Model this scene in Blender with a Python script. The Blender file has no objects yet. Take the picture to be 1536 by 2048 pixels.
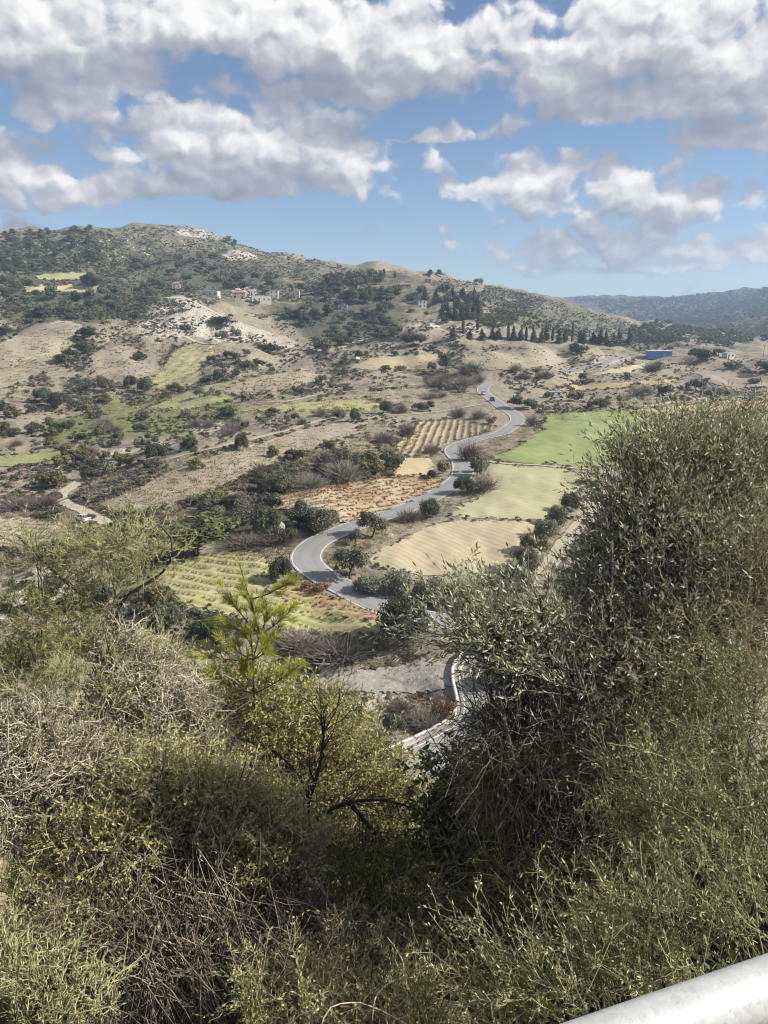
import bpy, math, random
import numpy as np
from mathutils import Vector
from mathutils.geometry import delaunay_2d_cdt

S = bpy.context.scene
COL = S.collection
R = math.radians
rng = np.random.default_rng(7)
random.seed(7)

# ------------------------------------------------------------------ camera
F = 1479.0                 # focal length in photo pixels (26 mm on a 36 mm long side)
PITCH = R(14.2)
CAMZ = 1.65
cam_d = bpy.data.cameras.new('camera')
cam = bpy.data.objects.new('camera', cam_d)
COL.objects.link(cam)
cam.location = (0, 0, CAMZ)
cam.rotation_euler = (R(90) - PITCH, 0, 0)
cam_d.sensor_fit = 'VERTICAL'
cam_d.sensor_height = 36
cam_d.sensor_width = 27
cam_d.lens = 26
cam_d.clip_start = 0.05
cam_d.clip_end = 30000
S.camera = cam
S.render.resolution_x, S.render.resolution_y = 768, 1024

# ------------------------------------------------------------------ light, exposure
SUN_AZ, SUN_EL = R(94), R(35)
S.view_settings.view_transform = 'Standard'
S.view_settings.look = 'None'
S.view_settings.gamma = 1
S.view_settings.exposure = 0.72
S.render.engine = 'CYCLES'
cy = S.cycles
cy.use_denoising = True
cy.max_bounces = 6
cy.diffuse_bounces = 2
cy.filter_width = 1.1
cy.glossy_bounces = 2
cy.transmission_bounces = 3
cy.transparent_max_bounces = 6
cy.volume_bounces = 0
cy.sample_clamp_indirect = 4
sun_vec = Vector((math.sin(SUN_AZ) * math.cos(SUN_EL), math.cos(SUN_AZ) * math.cos(SUN_EL), math.sin(SUN_EL)))
sl = bpy.data.lights.new('sun', 'SUN')
sl.energy = 5.0
sl.angle = R(0.55)
sl.color = (1.0, 0.93, 0.82)
sun = bpy.data.objects.new('sun', sl)
COL.objects.link(sun)
sun.location = (60, 0, 60)
sun.rotation_euler = (-sun_vec).to_track_quat('-Z', 'Y').to_euler()


# ------------------------------------------------------------------ node helper
class NT:
    def __init__(self, tree):
        self.t = tree
        tree.nodes.clear()

    def n(self, typ, **kw):
        nd = self.t.nodes.new(typ)
        for k, v in kw.items():
            setattr(nd, k, v)
        return nd

    def put(self, sock, v):
        if v is None:
            return
        if isinstance(v, bpy.types.NodeSocket):
            self.t.links.new(v, sock)
        else:
            if isinstance(v, (tuple, list)) and sock.type == 'RGBA' and len(v) == 3:
                v = (*v, 1)
            sock.default_value = v

    def m(self, op, a, b=None, c=None, clamp=False):
        nd = self.n('ShaderNodeMath', operation=op, use_clamp=clamp)
        for i, v in enumerate((a, b, c)):
            self.put(nd.inputs[i], v)
        return nd.outputs[0]

    def vm(self, op, a, b=None, scale=None):
        nd = self.n('ShaderNodeVectorMath', operation=op)
        self.put(nd.inputs[0], a)
        if b is not None:
            self.put(nd.inputs[1], b)
        if scale is not None:
            self.put(nd.inputs[3], scale)
        return nd.outputs['Value'] if op in ('LENGTH', 'DISTANCE', 'DOT_PRODUCT') else nd.outputs[0]

    def mr(self, v, a, b, c=0.0, d=1.0, smooth=False):
        nd = self.n('ShaderNodeMapRange')
        nd.interpolation_type = 'SMOOTHSTEP' if smooth else 'LINEAR'
        for i, x in enumerate((v, a, b, c, d)):
            self.put(nd.inputs[i], x)
        return nd.outputs[0]

    def mix(self, f, a, b, mode='MIX'):
        nd = self.n('ShaderNodeMix', data_type='RGBA', blend_type=mode)
        self.put(nd.inputs[0], f)
        self.put(nd.inputs[6], a)
        self.put(nd.inputs[7], b)
        return nd.outputs[2]

    def noise(self, vec, scale, detail=4, rough=0.55, dist=0.0, dims='3D'):
        nd = self.n('ShaderNodeTexNoise', noise_dimensions=dims)
        self.put(nd.inputs['Vector'], vec)
        nd.inputs['Scale'].default_value = scale
        nd.inputs['Detail'].default_value = detail
        nd.inputs['Roughness'].default_value = rough
        nd.inputs['Distortion'].default_value = dist
        return nd.outputs[0]

    def ramp(self, f, stops):
        nd = self.n('ShaderNodeValToRGB')
        el = nd.color_ramp.elements
        while len(el) < len(stops):
            el.new(0.5)
        for e, (p, c) in zip(el, stops):
            e.position = p
            e.color = (*c, 1)
        self.put(nd.inputs[0], f)
        return nd.outputs[0]

    def attr(self, name, out='Fac'):
        return self.n('ShaderNodeAttribute', attribute_name=name).outputs[out]


def ray(px, py):
    u, v = (px - 768) / F, (1024 - py) / F
    return np.array([u, math.cos(PITCH) + v * math.sin(PITCH), -math.sin(PITCH) + v * math.cos(PITCH)])


def P(px, py, D):                       # the point seen at a pixel, D metres ahead
    r = ray(px, py)
    return np.array([0, 0, CAMZ]) + r * (D / r[1])


def mpp(py, D):                         # metres per photo pixel there
    return D / ray(768, py)[1] / F


# ------------------------------------------------------------------ world: Nishita sky with cumulus clouds
W = bpy.data.worlds.new('World')
S.world = W
W.use_nodes = True
nt = NT(W.node_tree)


def azel(px, py):
    r = ray(px, py)
    return math.degrees(math.atan2(r[0], r[1])), math.degrees(math.atan2(r[2], math.hypot(r[0], r[1])))


# cumulus heaps: where each one stands in the sky (azimuth, elevation, half width, half height, weight)
HEAPS = [
    (60, 60, 210, 110, 1.15), (110, 190, 150, 90, .95), (250, 160, 120, 65, .8), (430, 40, 280, 85, 1.25), (640, 70, 250, 95, 1.25),
    (830, 110, 190, 95, 1.15), (720, 175, 260, 48, .9), (960, 60, 130, 90, .8), (480, 175, 120, 40, .55),
    (40, 340, 110, 80, 1.0), (140, 380, 110, 50, .8), (330, 290, 130, 75, 1.05), (500, 270, 150, 75, 1.1), (440, 360, 270, 52, 1.15), (640, 300, 110, 70, 1.0), (690, 365, 120, 42, .95), (240, 370, 120, 50, .8),
    (1120, 120, 130, 120, 1.0), (1280, 70, 220, 110, 1.15), (1450, 130, 170, 130, 1.15), (1280, 205, 210, 60, 1.0), (1490, 270, 170, 48, 1.05), (1130, 215, 90, 40, .7),
    (900, 268, 130, 26, .75), (862, 325, 34, 34, .8), (1135, 302, 44, 32, .75), (800, 280, 60, 12, .5),
    (930, 375, 75, 46, .7), (1050, 360, 90, 62, .95), (1150, 400, 150, 75, .85), (1260, 350, 100, 66, .9), (1370, 385, 120, 60, .8), (1480, 395, 70, 36, .7),
    (1130, 480, 130, 60, .7), (1270, 470, 130, 75, .7), (1390, 490, 90, 46, .85), (1500, 500, 90, 42, .85), (1180, 535, 150, 20, .75), (1400, 530, 170, 26, .8), (1300, 440, 200, 50, .6),
    (25, 452, 70, 26, .95), (760, 70, 800, 105, .72), (1230, 430, 330, 130, .52), (1400, 490, 220, 80, .55), (120, 110, 230, 150, .7),
    (470, 285, 290, 100, 1.2), (370, 265, 150, 70, 1.1), (570, 255, 150, 62, 1.1), (60, 345, 150, 80, 1.05), (690, 335, 130, 55, 1.0), (1060, 375, 170, 75, .95), (1250, 380, 190, 85, .9), (1390, 500, 160, 55, .85),
]


def group(name, n_in):
    g = bpy.data.node_groups.new(name, 'ShaderNodeTree')
    for k in range(n_in):
        g.interface.new_socket('v%d' % k, in_out='INPUT', socket_type='NodeSocketVector')
    g.interface.new_socket('d', in_out='OUTPUT', socket_type='NodeSocketFloat')
    t = NT(g)
    return g, t, t.n('NodeGroupInput'), t.n('NodeGroupOutput')


g_heap, gt, gi, go = group('cloud_heaps', 1)
acc = None
for (cx, cyy, rx, ry, wgt) in HEAPS:
    a, e = azel(cx, cyy + ry * .22)
    q = gt.vm('MULTIPLY', gt.vm('SUBTRACT', gi.outputs[0], (a, e, 0)), (1 / (rx * .0372), 1 / (ry * .0365), 0))
    q = gt.vm('MAXIMUM', q, gt.vm('MULTIPLY', q, (-1, -1.75, 0)))      # flat bases
    wgt = wgt * (1.18 if cyy < 240 else 1.05)
    d = gt.m('MULTIPLY_ADD', gt.vm('LENGTH', q), -wgt * .8, wgt)
    acc = d if acc is None else gt.m('SMOOTH_MAX', acc, d, .22)
gt.put(go.inputs[0], acc)

g_fluff, gt, gi, go = group('cloud_fluff', 1)
pq = gt.vm('MULTIPLY', gi.outputs[0], (.8, 1.1, 1))
f1 = gt.noise(pq, .30, 7, .56, .0, '2D')
vo = gt.n('ShaderNodeTexVoronoi', voronoi_dimensions='2D', feature='SMOOTH_F1')
gt.put(vo.inputs['Vector'], pq)
vo.inputs['Scale'].default_value = .42
vo.inputs['Detail'].default_value = 1.6
vo.inputs['Roughness'].default_value = .55
vo.inputs['Smoothness'].default_value = .35
gt.put(go.inputs[0], gt.m('ADD', gt.m('MULTIPLY', gt.m('SUBTRACT', f1, .5), 1.35), gt.m('MULTIPLY', gt.m('SUBTRACT', .42, vo.outputs['Distance']), .62)))

tc = nt.n('ShaderNodeTexCoord').outputs['Generated']
sx = nt.n('ShaderNodeSeparateXYZ')
nt.put(sx.inputs[0], tc)
az = nt.m('MULTIPLY', nt.m('ARCTAN2', sx.outputs[0], sx.outputs[1]), 180 / math.pi)
el = nt.m('MULTIPLY', nt.m('ARCSINE', sx.outputs[2]), 180 / math.pi)
cb = nt.n('ShaderNodeCombineXYZ')
nt.put(cb.inputs[0], az)
nt.put(cb.inputs[1], el)
pv = cb.outputs[0]


def call(g, v):
    nd = nt.n('ShaderNodeGroup')
    nd.node_tree = g
    nt.put(nd.inputs[0], v)
    return nd.outputs[0]


sky = nt.n('ShaderNodeTexSky', sky_type='NISHITA')
sky.sun_disc = False
sky.sun_elevation = SUN_EL
sky.sun_rotation = SUN_AZ
sky.altitude = 1200
sky.air_density = 1.0
sky.dust_density = .5
sky.ozone_density = 1.5
SKYK = 0.072
skyc = nt.mix(.12, sky.outputs[0], nt.mix(1, sky.outputs[0], (.72, .92, 1.25), 'MULTIPLY'))
CLOUD_RAMP = [(0, (.27, .295, .355)), (.36, (.37, .39, .445)), (.58, (.50, .515, .555)), (.8, (.76, .76, .76)), (1, (.97, .95, .92))]  # painted cloud shading, from grey bases to sunlit tops


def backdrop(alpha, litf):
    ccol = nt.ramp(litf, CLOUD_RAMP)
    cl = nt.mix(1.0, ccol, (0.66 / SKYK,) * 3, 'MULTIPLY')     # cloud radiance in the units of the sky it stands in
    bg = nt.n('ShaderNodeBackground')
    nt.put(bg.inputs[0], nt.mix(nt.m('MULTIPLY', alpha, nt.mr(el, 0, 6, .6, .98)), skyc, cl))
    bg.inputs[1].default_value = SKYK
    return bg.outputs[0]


# the heaps in front of us
wn = nt.n('ShaderNodeTexNoise', noise_dimensions='2D')
nt.put(wn.inputs['Vector'], pv)
wn.inputs['Scale'].default_value = .5
wn.inputs['Detail'].default_value = 5
wn.inputs['Roughness'].default_value = .55
wv = nt.vm('SUBTRACT', wn.outputs['Color'], (.5, .5, .5))
pw = nt.vm('ADD', pv, nt.vm('SCALE', wv, scale=1.25))
b0 = call(g_heap, pw)
b2 = call(g_heap, nt.vm('ADD', pw, (.5, 2.6, 0)))
n0 = call(g_fluff, pw)
n1 = call(g_fluff, nt.vm('ADD', pw, (.45, .55, 0)))
d0 = nt.m('ADD', b0, n0)
alpha = nt.mr(d0, .02, .42, 0, 1, True)
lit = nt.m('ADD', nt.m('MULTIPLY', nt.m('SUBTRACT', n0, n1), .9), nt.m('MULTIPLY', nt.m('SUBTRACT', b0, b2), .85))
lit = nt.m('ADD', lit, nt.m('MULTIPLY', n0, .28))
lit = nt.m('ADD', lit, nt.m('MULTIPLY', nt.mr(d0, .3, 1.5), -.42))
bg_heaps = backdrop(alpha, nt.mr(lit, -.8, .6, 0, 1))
# the same broken cumulus going on all round, overhead and behind
n3 = nt.noise(tc, 5.0, 4, .55)
n4 = nt.noise(nt.vm('ADD', tc, (.03, .0, .06)), 5.0, 4, .55)
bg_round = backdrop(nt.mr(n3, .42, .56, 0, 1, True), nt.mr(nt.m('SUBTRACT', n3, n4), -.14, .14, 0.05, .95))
inview = nt.m('MULTIPLY', nt.mr(nt.m('ABSOLUTE', az), 31, 37, 1, 0), nt.mr(el, 22.5, 27, 1, 0))
mx = nt.n('ShaderNodeMixShader')
nt.put(mx.inputs[0], inview)
nt.put(mx.inputs[1], bg_round)
nt.put(mx.inputs[2], bg_heaps)
wo = nt.n('ShaderNodeOutputWorld')
nt.put(wo.inputs[0], mx.outputs[0])
W.cycles.sampling_method = 'NONE'

# ------------------------------------------------------------------ numpy noise
def _h(ix, iy, seed):
    n = (ix.astype(np.int64) * 374761393 + iy.astype(np.int64) * 668265263 + seed * 982451653) & 0x7fffffff
    n = ((n ^ (n >> 13)) * 1274126177) & 0x7fffffff
    return ((n ^ (n >> 16)) & 0xffff) / 65535.0


def vnoise(x, y, seed=0):
    ix, iy = np.floor(x), np.floor(y)
    fx, fy = x - ix, y - iy
    fx, fy = fx * fx * fx * (fx * (fx * 6 - 15) + 10), fy * fy * fy * (fy * (fy * 6 - 15) + 10)
    a, b, c, d = _h(ix, iy, seed), _h(ix + 1, iy, seed), _h(ix, iy + 1, seed), _h(ix + 1, iy + 1, seed)
    return (a + (b - a) * fx) * (1 - fy) + (c + (d - c) * fx) * fy - .5


def fbm(x, y, octv=4, seed=0, gain=.5):
    s, a = 0, 1.0
    for o in range(octv):
        s = s + a * vnoise(x * 2 ** o + 17.3 * o, y * 2 ** o - 9.1 * o, seed + o)
        a *= gain
    return s


# ------------------------------------------------------------------ the lie of the land
# surveyed spots: where a spot shows in the photograph and how far ahead it lies (the height follows)
SPOTS = [
    # the main road and the valley floor
    (770, 1215, 110), (690, 1180, 118), (600, 1130, 127), (590, 1100, 131), (640, 1070, 139), (700, 1055, 145), (780, 1030, 153), (880, 985, 172), (905, 960, 181),
    (925, 930, 194), (895, 905, 218), (940, 882, 240), (1000, 862, 252), (1040, 840, 276), (1025, 825, 292), (985, 803, 313), (960, 785, 342), (970, 770, 370), (1000, 762, 385),
    (1120, 740, 440), (1250, 710, 520),
    # near valley: terrace bank, pull-out, gully
    (560, 1255, 105), (720, 1277, 103), (768, 1265, 105), (430, 1222, 109), (620, 1335, 99.5), (740, 1335, 99), (850, 1320, 99.5), (960, 1300, 101), (740, 1385, 94), (840, 1390, 93.5),
    (620, 1400, 92), (780, 1450, 85), (900, 1480, 82), (700, 1500, 80), (960, 1400, 91), (1125, 1240, 106), (860, 1500, 80), (500, 1350, 97), (1000, 1600, 70),
    (363, 1115, 130), (310, 1165, 119), (440, 1110, 131), (520, 1095, 134), (130, 1170, 118), (30, 1235, 107), (200, 1250, 104), (60, 1140, 126), (0, 1300, 96), (250, 1320, 95),
    # fields right of the road
    (900, 1090, 136), (760, 1125, 128), (1060, 1090, 137), (1000, 1140, 127), (870, 1150, 124), (1000, 1040, 150), (1000, 980, 172), (1120, 1000, 165), (1110, 940, 188),
    (980, 920, 198), (1080, 900, 212), (1100, 850, 262), (1200, 830, 285), (1150, 920, 200), (1300, 900, 218), (1160, 1060, 146), (1130, 1090, 138), (1350, 1000, 168), (1500, 1000, 170), (1480, 900, 222),
    (1250, 1150, 128), (1450, 1150, 130), (900, 1180, 118),
    # brown shoulder left of the road and what lies behind it
    (800, 900, 214), (870, 845, 268), (790, 950, 186), (560, 1005, 160), (700, 990, 168), (520, 960, 176), (450, 920, 190), (350, 955, 178), (230, 1000, 166), (480, 890, 206), (600, 852, 240), (690, 835, 262), (760, 860, 242),
    (650, 900, 208), (640, 1020, 152), (450, 1050, 148), (330, 1040, 152),
    (60, 1060, 156), (120, 1000, 181), (0, 1000, 182), (60, 920, 226), (170, 950, 204), (300, 890, 236), (400, 860, 272), (150, 860, 270), (0, 860, 272), (250, 830, 306), (560, 830, 282), (760, 812, 304), (880, 815, 305),
    # strips and hillocks
    (340, 815, 332), (420, 775, 360), (640, 808, 318), (730, 779, 348), (500, 755, 385), (600, 742, 405), (560, 790, 338), (690, 735, 430), (850, 740, 425), (870, 710, 465), (900, 760, 385), (780, 715, 462),
    # left slopes
    (20, 790, 358), (100, 800, 352), (100, 740, 405), (200, 780, 372), (60, 680, 470), (150, 640, 520), (200, 700, 450), (280, 760, 395), (330, 770, 388), (360, 700, 455), (430, 690, 480), (270, 670, 500), (500, 720, 445),
    # chalk cliff, ravine, spur
    (300, 650, 560), (380, 682, 545), (350, 596, 615), (400, 610, 612), (470, 645, 590), (560, 672, 570), (440, 665, 560), (520, 700, 515), (590, 700, 520), (560, 650, 640), (640, 690, 530), (740, 675, 545), (850, 648, 560),
    (880, 680, 500), (960, 700, 480), (1050, 700, 485), (1150, 690, 510), (700, 650, 640), (820, 640, 640),
    # village slope and hill
    (440, 595, 690), (520, 605, 700), (600, 620, 690), (700, 618, 690), (760, 612, 700), (850, 612, 710), (940, 620, 690), (600, 580, 770), (700, 585, 760), (800, 580, 770), (760, 552, 820), (870, 560, 810), (930, 590, 760), (980, 640, 640),
    (660, 565, 800), (820, 550, 830),
    (60, 600, 640), (200, 600, 650), (100, 556, 760), (300, 560, 780), (30, 520, 850), (200, 500, 930), (300, 520, 920), (420, 520, 950), (500, 545, 900), (560, 560, 860),
    (0, 470, 1080), (80, 462, 1110), (180, 460, 1140), (280, 455, 1160), (370, 452, 1180), (430, 470, 1170), (480, 492, 1170), (560, 512, 1170), (640, 525, 1170), (700, 536, 1180),
    (850, 549, 1200), (930, 562, 1200), (1000, 575, 1200), (1080, 592, 1180), (1150, 615, 1180), (1250, 640, 1230), (1340, 668, 1350), (1420, 690, 1500), (1000, 620, 980), (1100, 650, 900), (1050, 610, 1060), (1200, 660, 950), (1300, 690, 900),
    # plateau on the right and the far side
    (1200, 705, 530), (1300, 712, 545), (1400, 712, 545), (1500, 714, 550), (1340, 735, 470), (1480, 740, 460), (1300, 770, 410), (1200, 770, 405), (1130, 775, 390), (1450, 770, 412), (1100, 800, 340), (1060, 770, 372), (1250, 815, 305), (1400, 815, 308), (1500, 790, 370), (1520, 850, 262), (1100, 745, 420),
    (1500, 690, 900), (1536, 640, 1700), (1450, 655, 1700), (1380, 665, 1900), (1300, 640, 2300), (1400, 625, 2500), (1500, 610, 2400),
    (1130, 592, 3300), (1220, 597, 3400), (1300, 598, 3400), (1380, 594, 3300), (1450, 584, 3100), (1500, 577, 3000), (1536, 572, 2950), (1700, 560, 2900),
]
CTRL = []
for (px, py, D) in SPOTS:
    q = P(px, py, D)
    CTRL.append((math.atan2(q[0], q[1]), math.log(math.hypot(q[0], q[1])), q[2]))
for th in (-44, -30, -18, -6, 6, 18, 30, 44):          # the slope falling away below the railing
    for (r, z) in ((1.1, -.35), (1.6, -.9), (2.6, -1.8), (5, -3.7), (10, -7.8), (20, -15.5), (38, -28.5), (58, -39.5)):
        CTRL.append((R(th), math.log(r), z))
for (th, r, z) in ((-12, 1750, 60), (-26, 1700, 60), (0, 1700, 20), (-22, 2400, 20), (-8, 2600, 30), (10, 1700, -30), (0, 4500, 60), (-25, 4500, 60), (15, 4600, 60), (27, 4500, 80),
                   (-44, 120, -44), (-44, 300, -34), (-44, 700, 30), (-44, 1300, 120), (44, 120, -40), (44, 250, -33), (44, 500, -20), (44, 900, -30), (44, 2000, 20), (44, 3500, 150), (-44, 4000, 40),
                   (-36, 180, -42), (-36, 420, -14), (36, 160, -38), (36, 420, -24)):
    CTRL.append((R(th), math.log(r), z))
CTRL = np.array(CTRL)
KT, KL = 1.0, .62


def tps_fit(C, lam=2e-5):
    X = C[:, :2] * (KT, KL)
    n = len(X)
    d = np.linalg.norm(X[:, None] - X[None], axis=2)
    K = np.where(d > 0, d * d * np.log(d + 1e-12), 0) + np.eye(n) * lam
    A = np.zeros((n + 3, n + 3))
    A[:n, :n] = K
    A[:n, n] = 1
    A[:n, n + 1:] = X
    A[n, :n] = 1
    A[n + 1:, :n] = X.T
    w = np.linalg.solve(A, np.concatenate([C[:, 2], np.zeros(3)]))
    return X, w


TX, TW = tps_fit(CTRL)


def tps(th, lr):
    out = np.empty(th.size)
    q = np.stack([th.ravel() * KT, lr.ravel() * KL], 1)
    for i in range(0, len(q), 20000):
        b = q[i:i + 20000]
        d2 = ((b[:, None, :] - TX[None]) ** 2).sum(2)
        out[i:i + 20000] = (.5 * d2 * np.log(d2 + 1e-20)) @ TW[:-3] + TW[-3] + b @ TW[-2:]
    return out.reshape(th.shape)


th_in = np.radians(np.arange(-35, 35.01, .118))
th_out = np.radians(np.concatenate([np.arange(-180, -35, 3.0)]))
TH = np.concatenate([th_out, th_in, -th_out[::-1]])
RR = np.concatenate([[.25, .6], np.geomspace(1, 78, 66), np.arange(79, 150, .9), np.arange(150.5, 350, 1.6), np.arange(352, 1300, 3.7), np.geomspace(1305, 6500, 64), [9000, 14000]])
LR = np.log(RR)
TG, LG = np.meshgrid(TH, LR)                      # rows: distance, columns: bearing
XG, YG = np.exp(LG) * np.sin(TG), np.exp(LG) * np.cos(TG)
# coarse evaluation, then bilinear refinement keeps this quick
tcs = np.radians(np.arange(-46, 46.1, .35))
lcs = np.arange(0, math.log(6600), .012)
ZC = tps(*np.meshgrid(tcs, lcs))


def bil(Z, a0, da, b0, db, a, b):
    i = np.clip((a - a0) / da, 0, Z.shape[1] - 1.001)
    j = np.clip((b - b0) / db, 0, Z.shape[0] - 1.001)
    i0, j0 = i.astype(int), j.astype(int)
    fi, fj = i - i0, j - j0
    return (Z[j0, i0] * (1 - fi) + Z[j0, i0 + 1] * fi) * (1 - fj) + (Z[j0 + 1, i0] * (1 - fi) + Z[j0 + 1, i0 + 1] * fi) * fj


ZG = bil(ZC, tcs[0], tcs[1] - tcs[0], 0, .012, np.clip(TG, tcs[0], tcs[-1]), np.clip(LG, 0, math.log(6590)))
back = np.clip((np.abs(TG) - R(44)) / R(30), 0, 1)
back = back * back * (3 - 2 * back)
side = np.where(RR[:, None] < 60, -.25 * (np.exp(LG) - 1.5).clip(0), -14.6 - 12 * np.clip((LG - math.log(60)) / 2, 0, 1)) * np.clip((R(130) - np.abs(TG)) / R(50), 0, 1)
ZG = ZG * (1 - back) + side * back
near = np.clip((1.05 - np.exp(LG)) / .35, 0, 1)
ZG = ZG * (1 - near)                               # the level verge we stand on
far = np.clip((np.exp(LG) - 5000) / 4000, 0, 1)
ZG = ZG * (1 - far) + 40 * far

# relief: gullies, hummocks, ledges growing with distance from the camera
rg = np.exp(LG)
amp = np.clip((rg - 60) / 400, 0, 1)
ridge = np.abs(fbm(XG / 70 + 3, YG / 95, 4, 11))
ZG += amp * (ridge * 15 - 3.2) * np.clip((rg - 300) / 150, .14, 1)
ZG += amp * fbm(XG / 28, YG / 28, 4, 5) * 3.2
ZG += np.clip((rg - 75) / 60, 0, 1) * fbm(XG / 9, YG / 9, 3, 8) * .55
ZG += np.clip((rg - 2) / 20, 0, 1) * fbm(XG / 2.5, YG / 2.5, 3, 9) * np.clip(rg / 60, .1, .5)
hil = np.clip((rg - 1500) / 800, 0, 1)
ZG += hil * (np.abs(fbm(XG / 420, YG / 500, 5, 21)) * -60 + 12)


def idx_theta(t):
    i = np.searchsorted(TH, t, side='right') - 1
    i = np.clip(i, 0, len(TH) - 2)
    return i, np.clip((t - TH[i]) / (TH[i + 1] - TH[i]), 0, 1)


def hz(x, y):                           # height of the land at x, y
    x, y = np.asarray(x, float), np.asarray(y, float)
    i, fi = idx_theta(np.arctan2(x, y))
    r = np.clip(np.hypot(x, y), RR[0], RR[-1] - 1)
    j = np.clip(np.searchsorted(RR, r, side='right') - 1, 0, len(RR) - 2)
    fj = (r - RR[j]) / (RR[j + 1] - RR[j])
    return (ZG[j, i] * (1 - fi) + ZG[j, i + 1] * fi) * (1 - fj) + (ZG[j + 1, i] * (1 - fi) + ZG[j + 1, i + 1] * fi) * fj


RSTEP = np.concatenate([np.geomspace(1.5, 60, 150), np.arange(60.5, 400, .5), np.arange(400, 1500, 1.2), np.geomspace(1500, 6000, 300)])


def spot(px, py, dmin=60, dmax=6000):   # where the line of sight through a photo spot meets the land
    r = ray(px, py)
    r = r / r[1]
    st = RSTEP[(RSTEP >= dmin) & (RSTEP <= dmax)]
    h = CAMZ + r[2] * st - hz(r[0] * st, st)
    k = np.nonzero(h <= 0)[0]
    if len(k) == 0:
        k = [int(np.argmin(h))]
    k = k[0]
    if k > 0 and h[k] < 0 < h[k - 1]:
        d = st[k - 1] + (st[k] - st[k - 1]) * h[k - 1] / (h[k - 1] - h[k])
    else:
        d = st[k]
    x, y = r[0] * d, d
    return np.array([x, y, float(hz(x, y))])


# ------------------------------------------------------------------ roads and tracks are cut into the land first
def spline(pts, step=1.0):
    pts = np.asarray(pts, float)
    n = len(pts)
    ext = np.vstack([2 * pts[0] - pts[1], pts, 2 * pts[-1] - pts[-2]])
    out = []
    for i in range(n - 1):
        a, b, c, d = ext[i], ext[i + 1], ext[i + 2], ext[i + 3]
        m = max(2, int(np.linalg.norm((c - b)[:2]) / step))
        t = np.linspace(0, 1, m, endpoint=False)[:, None]
        out.append(.5 * ((2 * b) + (c - a) * t + (2 * a - 5 * b + 4 * c - d) * t ** 2 + (3 * b - a - 3 * c + d) * t ** 3))
    out.append(pts[-1:])
    return np.vstack(out)


def smooth(a, k):
    for _ in range(k):
        b = a.copy()
        b[1:-1] = (a[:-2] + 2 * a[1:-1] + a[2:]) / 4
        a = b
    return a


def dist_to(path, X, Y, reach):         # distance of many points to a path, and the path height there
    best = np.full(X.shape, 1e9)
    zz = np.zeros(X.shape)
    lo, hi = path.min(0) - reach, path.max(0) + reach
    sel = (X > lo[0]) & (X < hi[0]) & (Y > lo[1]) & (Y < hi[1])
    xs, ys = X[sel], Y[sel]
    b, zb = np.full(xs.shape, 1e9), np.zeros(xs.shape)
    for p, q in zip(path[:-1], path[1:]):
        e = q[:2] - p[:2]
        near_ = (np.abs(xs - p[0]) < reach + abs(e[0])) & (np.abs(ys - p[1]) < reach + abs(e[1]))
        if not near_.any():
            continue
        xa, ya = xs[near_], ys[near_]
        t = np.clip(((xa - p[0]) * e[0] + (ya - p[1]) * e[1]) / (e @ e + 1e-9), 0, 1)
        d = np.hypot(xa - p[0] - t * e[0], ya - p[1] - t * e[1])
        bb, zz_ = b[near_], zb[near_]
        up = d < bb
        bb[up] = d[up]
        zz_[up] = (p[2] + t * (q[2] - p[2]))[up]
        b[near_], zb[near_] = bb, zz_
    best[sel], zz[sel] = b, zb
    return best, zz


ROAD_MAIN = [(1140, 1243), (1060, 1252), (960, 1255), (860, 1240), (770, 1210), (700, 1182), (650, 1160), (617, 1132), (612, 1108), (635, 1083), (690, 1060), (740, 1043), (800, 1022), (860, 997), (905, 972),
             (925, 948), (924, 925), (908, 906), (915, 893), (955, 880), (1005, 864), (1034, 846), (1030, 830), (1003, 812), (980, 796), (966, 782), (972, 770), (995, 764)]
ROAD_LOW = [(1160, 1262), (1090, 1290), (1010, 1300), (958, 1325), (952, 1370), (968, 1420), (950, 1465), (890, 1500), (800, 1545), (700, 1580)]
ROAD_FAR = [(1090, 748), (1120, 741), (1165, 732), (1210, 724), (1245, 713), (1285, 713), (1360, 713), (1450, 714), (1560, 717)]
TRACKS = [
    ('pale dirt track below the left hillside with a parked car', 3.2, [(215, 1048), (200, 1038), (170, 1022), (140, 1010), (119, 996), (124, 985), (148, 972), (165, 958)]),
    ('long pale farm track climbing over the brown shoulder', 1.9, [(340, 918), (400, 903), (440, 893), (500, 880), (545, 868), (595, 855), (640, 842), (690, 832), (760, 828), (810, 829), (866, 824), (920, 816), (972, 808)]),
    ('thin farm track under the hillock', 2.2, [(500, 806), (560, 804), (601, 797), (665, 786), (730, 779), (780, 773), (840, 768)]),
    ('dirt track beside the hedge right of the stubble field', 3.4, [(1085, 1150), (1110, 1112), (1130, 1085), (1158, 1052), (1188, 1026), (1225, 1000), (1280, 980)]),
    ('narrow path between the green field and the stubble field', 1.6, [(975, 923), (1010, 927), (1060, 930), (1130, 936), (1180, 940)]),
    ('chalky track along the top of the white cliff', 4.5, [(350, 597), (385, 602), (420, 620), (460, 640), (520, 660), (562, 674)]),
    ('pale track up the spur below the village', 4.0, [(640, 702), (690, 690), (740, 676), (800, 660), (845, 648), (872, 655), (892, 662)]),
    ('village lane below the houses', 4.0, [(500, 626), (560, 623), (601, 621), (645, 618), (710, 618), (757, 616)]),
    ('upper village lane between the trees', 4.0, [(632, 593), (660, 597), (686, 600), (737, 607), (781, 612)]),
    ('dirt track along the foot of the right slope', 3.0, [(1285, 813), (1330, 808), (1384, 800), (1454, 793), (1536, 796)]),
    ('farm track at the head of the striped field', 3.5, [(330, 668), (370, 672), (430, 688), (490, 682)]),
]


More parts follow.
